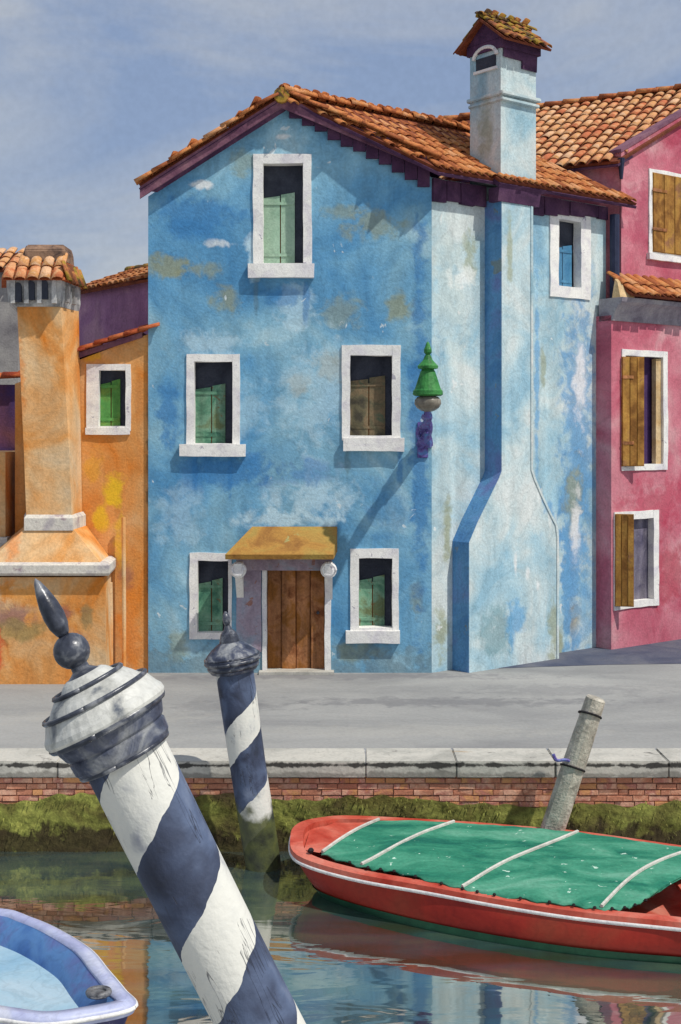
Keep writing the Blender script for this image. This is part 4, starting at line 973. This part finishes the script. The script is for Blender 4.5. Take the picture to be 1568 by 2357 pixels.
neck_big = [(98, 40), (104, 42), (110, 32), (118, 21), (130, 20)]
tip_big = [(205, 15), (212, 20), (230, 28), (255, 31), (285, 28), (315, 20), (340, 10), (352, 1)]
mat1 = stripe_mat('striped_paint_near', .80, .70, 1)
mooring(600, 2356, 240, 1645, 6.0, .002, .193, 'large leaning blue and white striped mooring post in the foreground with spiked ball finial', mat1, -1.8, cap_big, neck_big, ball, tip_big, taper=.86, rings=((-17, 138, 9), (46, 127, 6), (84, 84, 6), (-104, 108, 6)))
cap_s = [(-32, 49), (-30, 54), (-24, 58), (-20, 54), (-16, 62), (-8, 60), (-6, 66), (2, 67), (6, 63), (14, 58), (24, 48), (34, 34), (40, 24)]
neck_s = [(38, 25), (44, 24), (60, 19), (70, 10), (80, 6)]
tip_s = [(78, 6), (84, 10), (94, 12), (104, 9), (112, 3)]
mat2 = stripe_mat('striped_paint_far', 1.0, .05, 1, algae_z=-.42, share=.40)
mooring(606, 1990, 535, 1515, 15.4, .0050, .222, 'smaller blue and white striped mooring post standing near the quay in front of door', mat2, -1.8, cap_s, neck_s, None, tip_s, taper=.9, rings=((-18, 56, 6), (-5, 63, 5), (5, 64, 3)), capmat=M['capsm'])
# stone threshold under the door
mk('threshold', strip_box(PF, da0 - .05, da1 + .05, .003, .05, -.18, .22, True, amp=.006), M['istria'], blue)
# plain grey post
pt = P(1370, 1608, 15.46); pb = P(1272, 1908, 15.46)
ax = (pt - pb).normalized(); pbb = pb - ax * 1.1
gp = thing('wooden_post', pbb, 'plain grey wooden mooring post leaning right behind the red boat', 'mooring post')
q = ax.to_track_quat('Z', 'Y').to_matrix().to_4x4(); Lp = (pt - pbb).length
mk('shaft', lathe([(Lp * i / 14, .15 - .028 * i / 14) for i in range(15)] + [(Lp + .02, .1)], Matrix.Translation(pbb) @ q, 14, irr=.12, seed=4), M['postw'], gp)
def rope_ring(t, r, parent, tilt=0):
    c = pbb + ax * t
    pts = [c + q.to_3x3() @ Vector((r * math.cos(a), r * math.sin(a), .03 * math.cos(a) * tilt)) for a in [2 * math.pi * k / 20 for k in range(21)]]
    return mk('rope', tube(pts, .014, 6), M['rope'], parent)
rope_ring(Lp - .2, .132, gp, -1.2)
rope_ring(Lp - .86, .142, gp, -1.2)
hk = P(1300, 1748, 15.36)
mk('hook', tube(catmull([hk + Vector((.06, .02, -.02)), hk, hk + Vector((-.1, -.02, .0)), hk + Vector((-.14, -.02, .07))], 5), .02, 6), M['iron'], gp)

# ------------------------------------------------------------------ red boat under a green tarpaulin
def D_of(y, z): return (H - z) * F / (y - CY)
def rimp(px, py, z): D = D_of(py, z); return Vector(((px - CX) * D / F, D, z))
near = [rimp(672, 1925, -.55), rimp(687, 1971, -.60), rimp(807, 2010, -.65), rimp(987, 2043, -.67), rimp(1167, 2076, -.69), rimp(1347, 2103, -.70), rimp(1551, 2124, -.70), Vector((4.3, 12.22, -.70)), Vector((5.6, 12.3, -.68)), Vector((6.7, 12.6, -.64))]
far = [rimp(690, 1898, -.55), rimp(740, 1885, -.58), rimp(820, 1881, -.62), rimp(1047, 1893, -.66), rimp(1167, 1902, -.68), rimp(1335, 1917, -.70), rimp(1568, 1950, -.70), Vector((4.9, 14.35, -.70)), Vector((6.0, 14.0, -.68)), Vector((6.9, 13.5, -.64))]
nearW = [Vector((-.2, 14.55, WZ)), Vector((-.14, 14.32, WZ)), Vector((.28, 13.9, WZ)), Vector((.95, 13.42, WZ)), Vector((1.68, 13.05, WZ)), Vector((2.4, 12.78, WZ)), Vector((3.2, 12.6, WZ)), Vector((4.3, 12.42, WZ)), Vector((5.5, 12.5, WZ)), Vector((6.4, 12.8, WZ))]
farW = [Vector((-.15, 14.8, WZ)), Vector((.05, 15.0, WZ)), Vector((.35, 15.3, WZ)), Vector((1.4, 15.4, WZ)), Vector((2.0, 15.27, WZ)), Vector((2.8, 15.0, WZ)), Vector((3.8, 14.5, WZ)), Vector((4.8, 14.15, WZ)), Vector((5.8, 13.8, WZ)), Vector((6.5, 13.4, WZ))]
loopR = catmull(near + far[::-1], 6, True); loopW = catmull(nearW + farW[::-1], 6, True)
NL = len(loopR)
cen = Vector((3, 13.9, 0))
def lerp(a, b, t): return a + (b - a) * t
def band(loopA, loopB, ts, push=None):
    V = []; n = len(loopA)
    for j, t in enumerate(ts):
        for i in range(n):
            p = lerp(loopA[i], loopB[i], t)
            if push:
                o = Vector((p.x - cen.x, p.y - cen.y, 0)).normalized(); p = p + o * push[j]
            V.append(p)
    Fa = [(j * n + i, j * n + (i + 1) % n, (j + 1) * n + (i + 1) % n, (j + 1) * n + i) for j in range(len(ts) - 1) for i in range(n)]
    return V, Fa
rb = thing('red_boat', (3, 13.9, WZ), 'red wooden boat covered with a green tarpaulin, moored by the quay', 'boat')
keel = [Vector((lerp(p, cen, .12).x, lerp(p, cen, .12).y, WZ - .3)) for p in loopW]
hv, hf = band(loopR, loopW, [0, .12, .3, .5, .7, .86, 1], [0, .01, .03, .04, .04, .02, 0])
n0 = len(hv); hv = hv + keel; hf = hf + [((6) * NL + i, 6 * NL + (i + 1) % NL, n0 + (i + 1) % NL, n0 + i) for i in range(NL)] + [tuple(n0 + i for i in range(NL))]
mk('hull', (hv, hf), M['red'], rb, smooth=True)
mk('boot_stripe', band(loopR, loopW, [.80, .9, 1.08], [.05, .035, .014]), M['boot'], rb, smooth=True)
# rub rail and gunwale
def inset(loop, d):
    out = []; n = len(loop)
    for i in range(n):
        t = (loop[(i + 1) % n] - loop[i - 1]); nn_ = Vector((t.y, -t.x, 0)).normalized()
        if nn_.dot(cen - loop[i]) < 0: nn_ = -nn_
        out.append(loop[i] + nn_ * d)
    return out
def ringtube(loop, r, n=8): 
    V, Fa = tube(loop + [loop[0]], r, n, cap=False); return V, Fa
mk('rub_rail', ringtube([p + Vector((0, 0, -.05)) for p in inset(loopR, -.012)], .021), M['rub'], rb, smooth=True)
i1 = inset(loopR, .13)
gun = []
gv = [p + Vector((0, 0, -.035)) for p in inset(loopR, -.02)] + [p + Vector((0, 0, .02)) for p in inset(loopR, -.015)] + [p + Vector((0, 0, .02)) for p in i1] + [p + Vector((0, 0, -.05)) for p in i1]
gf = [(j * NL + i, j * NL + (i + 1) % NL, (j + 1) * NL + (i + 1) % NL, (j + 1) * NL + i) for j in range(3) for i in range(NL)]
mk('gunwale', (gv, gf), M['redin'], rb)
fl = [Vector((lerp(p, cen, .1).x, lerp(p, cen, .1).y, -.98)) for p in i1]
mk('inner_hull', ([p + Vector((0, 0, -.045)) for p in i1] + fl, [(i, (i + 1) % NL, NL + (i + 1) % NL, NL + i) for i in range(NL)] + [tuple(range(NL, 2 * NL))]), M['redin'], rb, smooth=False)
# foredeck
mk('foredeck', ([rimp(700, 1955, -.60), rimp(712, 1915, -.60), rimp(770, 1893, -.61), rimp(880, 1892, -.63), rimp(890, 1900, -.63), rimp(735, 1962, -.62)], [(0, 1, 2, 3, 4, 5)]), M['redin'], rb)
# tarpaulin: a grid from the near rim to the far rim, domed, with a scalloped edge
tn = [rimp(742, 1962, -.59), rimp(840, 1992, -.6), rimp(915, 2004, -.61), rimp(1047, 2038, -.64), rimp(1137, 2056, -.65), rimp(1287, 2076, -.65), rimp(1400, 2088, -.66), rimp(1465, 2078, -.66), rimp(1520, 2046, -.66), rimp(1580, 2012, -.65)]
tf = [rimp(868, 1887, -.60), rimp(960, 1887, -.6), rimp(1045, 1892, -.61), rimp(1135, 1898, -.62), rimp(1230, 1906, -.63), rimp(1330, 1915, -.63), rimp(1440, 1930, -.63), rimp(1568, 1950, -.63), rimp(1660, 1962, -.63), rimp(1740, 1975, -.63)]
cn, cf = catmull(tn, 12), catmull(tf, 12)
V, Fa = [], []; NT = 14
for i in range(len(cn)):
    for j in range(NT + 1):
        t = j / NT; p = lerp(cn[i], cf[i], t)
        if j == 0:
            sc2 = abs(math.sin(i * .62)) ; p = lerp(cn[i], cf[i], -.02 + .02 * sc2 + .012 * mnoise.noise(Vector((i * .4, 0, 0)))) + Vector((0, 0, -.012 + .012 * sc2))
        p = p + Vector((0, 0, .035 * math.sin(math.pi * t) + .012 * mnoise.noise(Vector((p.x * 2.2 - p.y * 1.2, p.y * .8, 0))) + .006 * mnoise.noise(p * 9)))
        V.append(p)
for i in range(len(cn) - 1):
    for j in range(NT):
        a = i * (NT + 1) + j; Fa.append((a, a + NT + 1, a + NT + 2, a + 1))
n = len(V); low = [v + Vector((0, 0, -.018)) for v in V]
bF = [tuple(i + n for i in f) for f in Fa]
for i in range(len(cn) - 1): a = i * (NT + 1); Fa.append((a, a + NT + 1, a + NT + 1 + n, a + n))
for j in range(NT): Fa.append((j, j + 1, j + 1 + n, j + n)); a = (len(cn) - 1) * (NT + 1); Fa.append((a + j, a + j + 1, a + j + 1 + n, a + j + n))
mk('tarpaulin', (V + low, Fa + bF), M['tarp'], rb, smooth=True)
def batten(i, i2):
    ps = []
    for j in range(25):
        u = j / 24; ii = i + (i2 - i) * u; k0 = min(int(ii), len(cn) - 2); fr_ = ii - k0
        p = lerp(lerp(cn[k0], cf[k0], u), lerp(cn[k0 + 1], cf[k0 + 1], u), fr_)
        ps.append(p + Vector((0, 0, .035 * math.sin(math.pi * u) + .012)))
    mk('batten', tube(ps, .019, 5), M['batten'], rb)
def nearest(L_, px, py):
    t = rimp(px, py, -.64); return min(range(len(L_)), key=lambda i: (L_[i] - t).length)
for (px, py, qx, qy) in ((745, 1962, 870, 1888), (857, 1986, 1045, 1893), (1068, 2040, 1330, 1915), (1385, 2088, 1600, 1955)): batten(nearest(cn, px, py), nearest(cf, qx, qy))
mk('cleat', lathe([(0, .02), (.03, .035), (.05, .02)], Matrix.Translation(rimp(716, 1962, -.57)), 10), M['rope'], rb)
hooks = []
for i in range(8, len(cn) - 20, 5):
    p = cn[i] + Vector((0, -.035, -.01)); mk('tie', lathe([(0, .012), (.012, .02), (.026, .012)], Matrix.Translation(p), 8), M['rope'], rb)
mk('thwart', wbox(3.55, 3.8, 12.7, 14.3, -.78, -.74), M['redin'], rb)

# ------------------------------------------------------------------ blue dinghy, lower left
b_near = [Vector((-1.69, 10.52, -.60)), Vector((-2.01, 10.33, -.6)), Vector((-2.33, 10.24, -.6)), Vector((-2.67, 10.32, -.6)), Vector((-3.2, 10.5, -.6)), Vector((-4.2, 10.85, -.6)), Vector((-5.1, 11.3, -.6))]
b_far = [Vector((-1.82, 10.81, -.6)), Vector((-2.03, 11.21, -.6)), Vector((-2.27, 11.66, -.6)), Vector((-2.66, 12.13, -.6)), Vector((-2.98, 12.42, -.6)), Vector((-3.27, 12.6, -.6)), Vector((-4.1, 12.72, -.6)), Vector((-5.0, 12.5, -.6))]
cen = Vector((-3.3, 11.45, 0))
bl_ = catmull(b_near + b_far[::-1], 7, True); NB = len(bl_)
bb = thing('blue_dinghy', (-3.3, 11.45, WZ), 'pale blue dinghy with lavender gunwale cut off at lower left', 'boat')
wlp = [Vector((lerp(p, cen, .13).x, lerp(p, cen, .13).y, WZ - .06)) for p in bl_]
def lf(loops):
    n = len(loops[0]); return [v for l in loops for v in l], [(j * n + i, j * n + (i + 1) % n, (j + 1) * n + (i + 1) % n, (j + 1) * n + i) for j in range(len(loops) - 1) for i in range(n)]
hv, hf = lf([[p + Vector((0, 0, -.02)) for p in bl_], [lerp(a, b, .5) for a, b in zip(bl_, wlp)], wlp])
mk('hull', (hv, hf + [tuple(range(2 * NB, 3 * NB))]), M['bnavy'], bb, smooth=True)
in1 = inset(bl_, .12); in2 = inset(bl_, .30)
mk('gunwale', lf([[p + Vector((0, 0, -.07)) for p in inset(bl_, -.015)], [p + Vector((0, 0, .0)) for p in inset(bl_, -.03)], [p + Vector((0, 0, .03)) for p in inset(bl_, .02)], [p + Vector((0, 0, .02)) for p in in1], [p + Vector((0, 0, -.04)) for p in in1]]), M['bhull'], bb, smooth=True)
mk('rub_strip', ringtube([p + Vector((0, 0, -.02)) for p in inset(bl_, -.03)], .018, 6), M['rub'], bb, smooth=True)
mk('coaming', lf([[p + Vector((0, 0, .015)) for p in inset(bl_, .10)], [p + Vector((0, 0, -.10)) for p in inset(bl_, .24)], [p + Vector((0, 0, -.22)) for p in in2]]), M['bblue'], bb, smooth=True)
mk('deck', ([p + Vector((0, 0, -.19)) for p in inset(bl_, .28)], [tuple(range(NB))]), M['bdeck'], bb)
cl = Vector((-1.97, 10.62, -.56))
cp = [cl + Vector((.085 * math.cos(a), .075 * math.sin(a), .02)) for a in [2 * math.pi * k / 18 for k in range(19)]]
mk('cleat', join(tube(cp, .024, 8), lathe([(0, .1), (.015, .1), (.02, .05)], Matrix.Translation(cl), 16)), M['cleat'], bb, smooth=True)
print('objects', len(bpy.data.objects), 'tris', sum(len(o.data.polygons) for o in bpy.data.objects if o.type == 'MESH'))
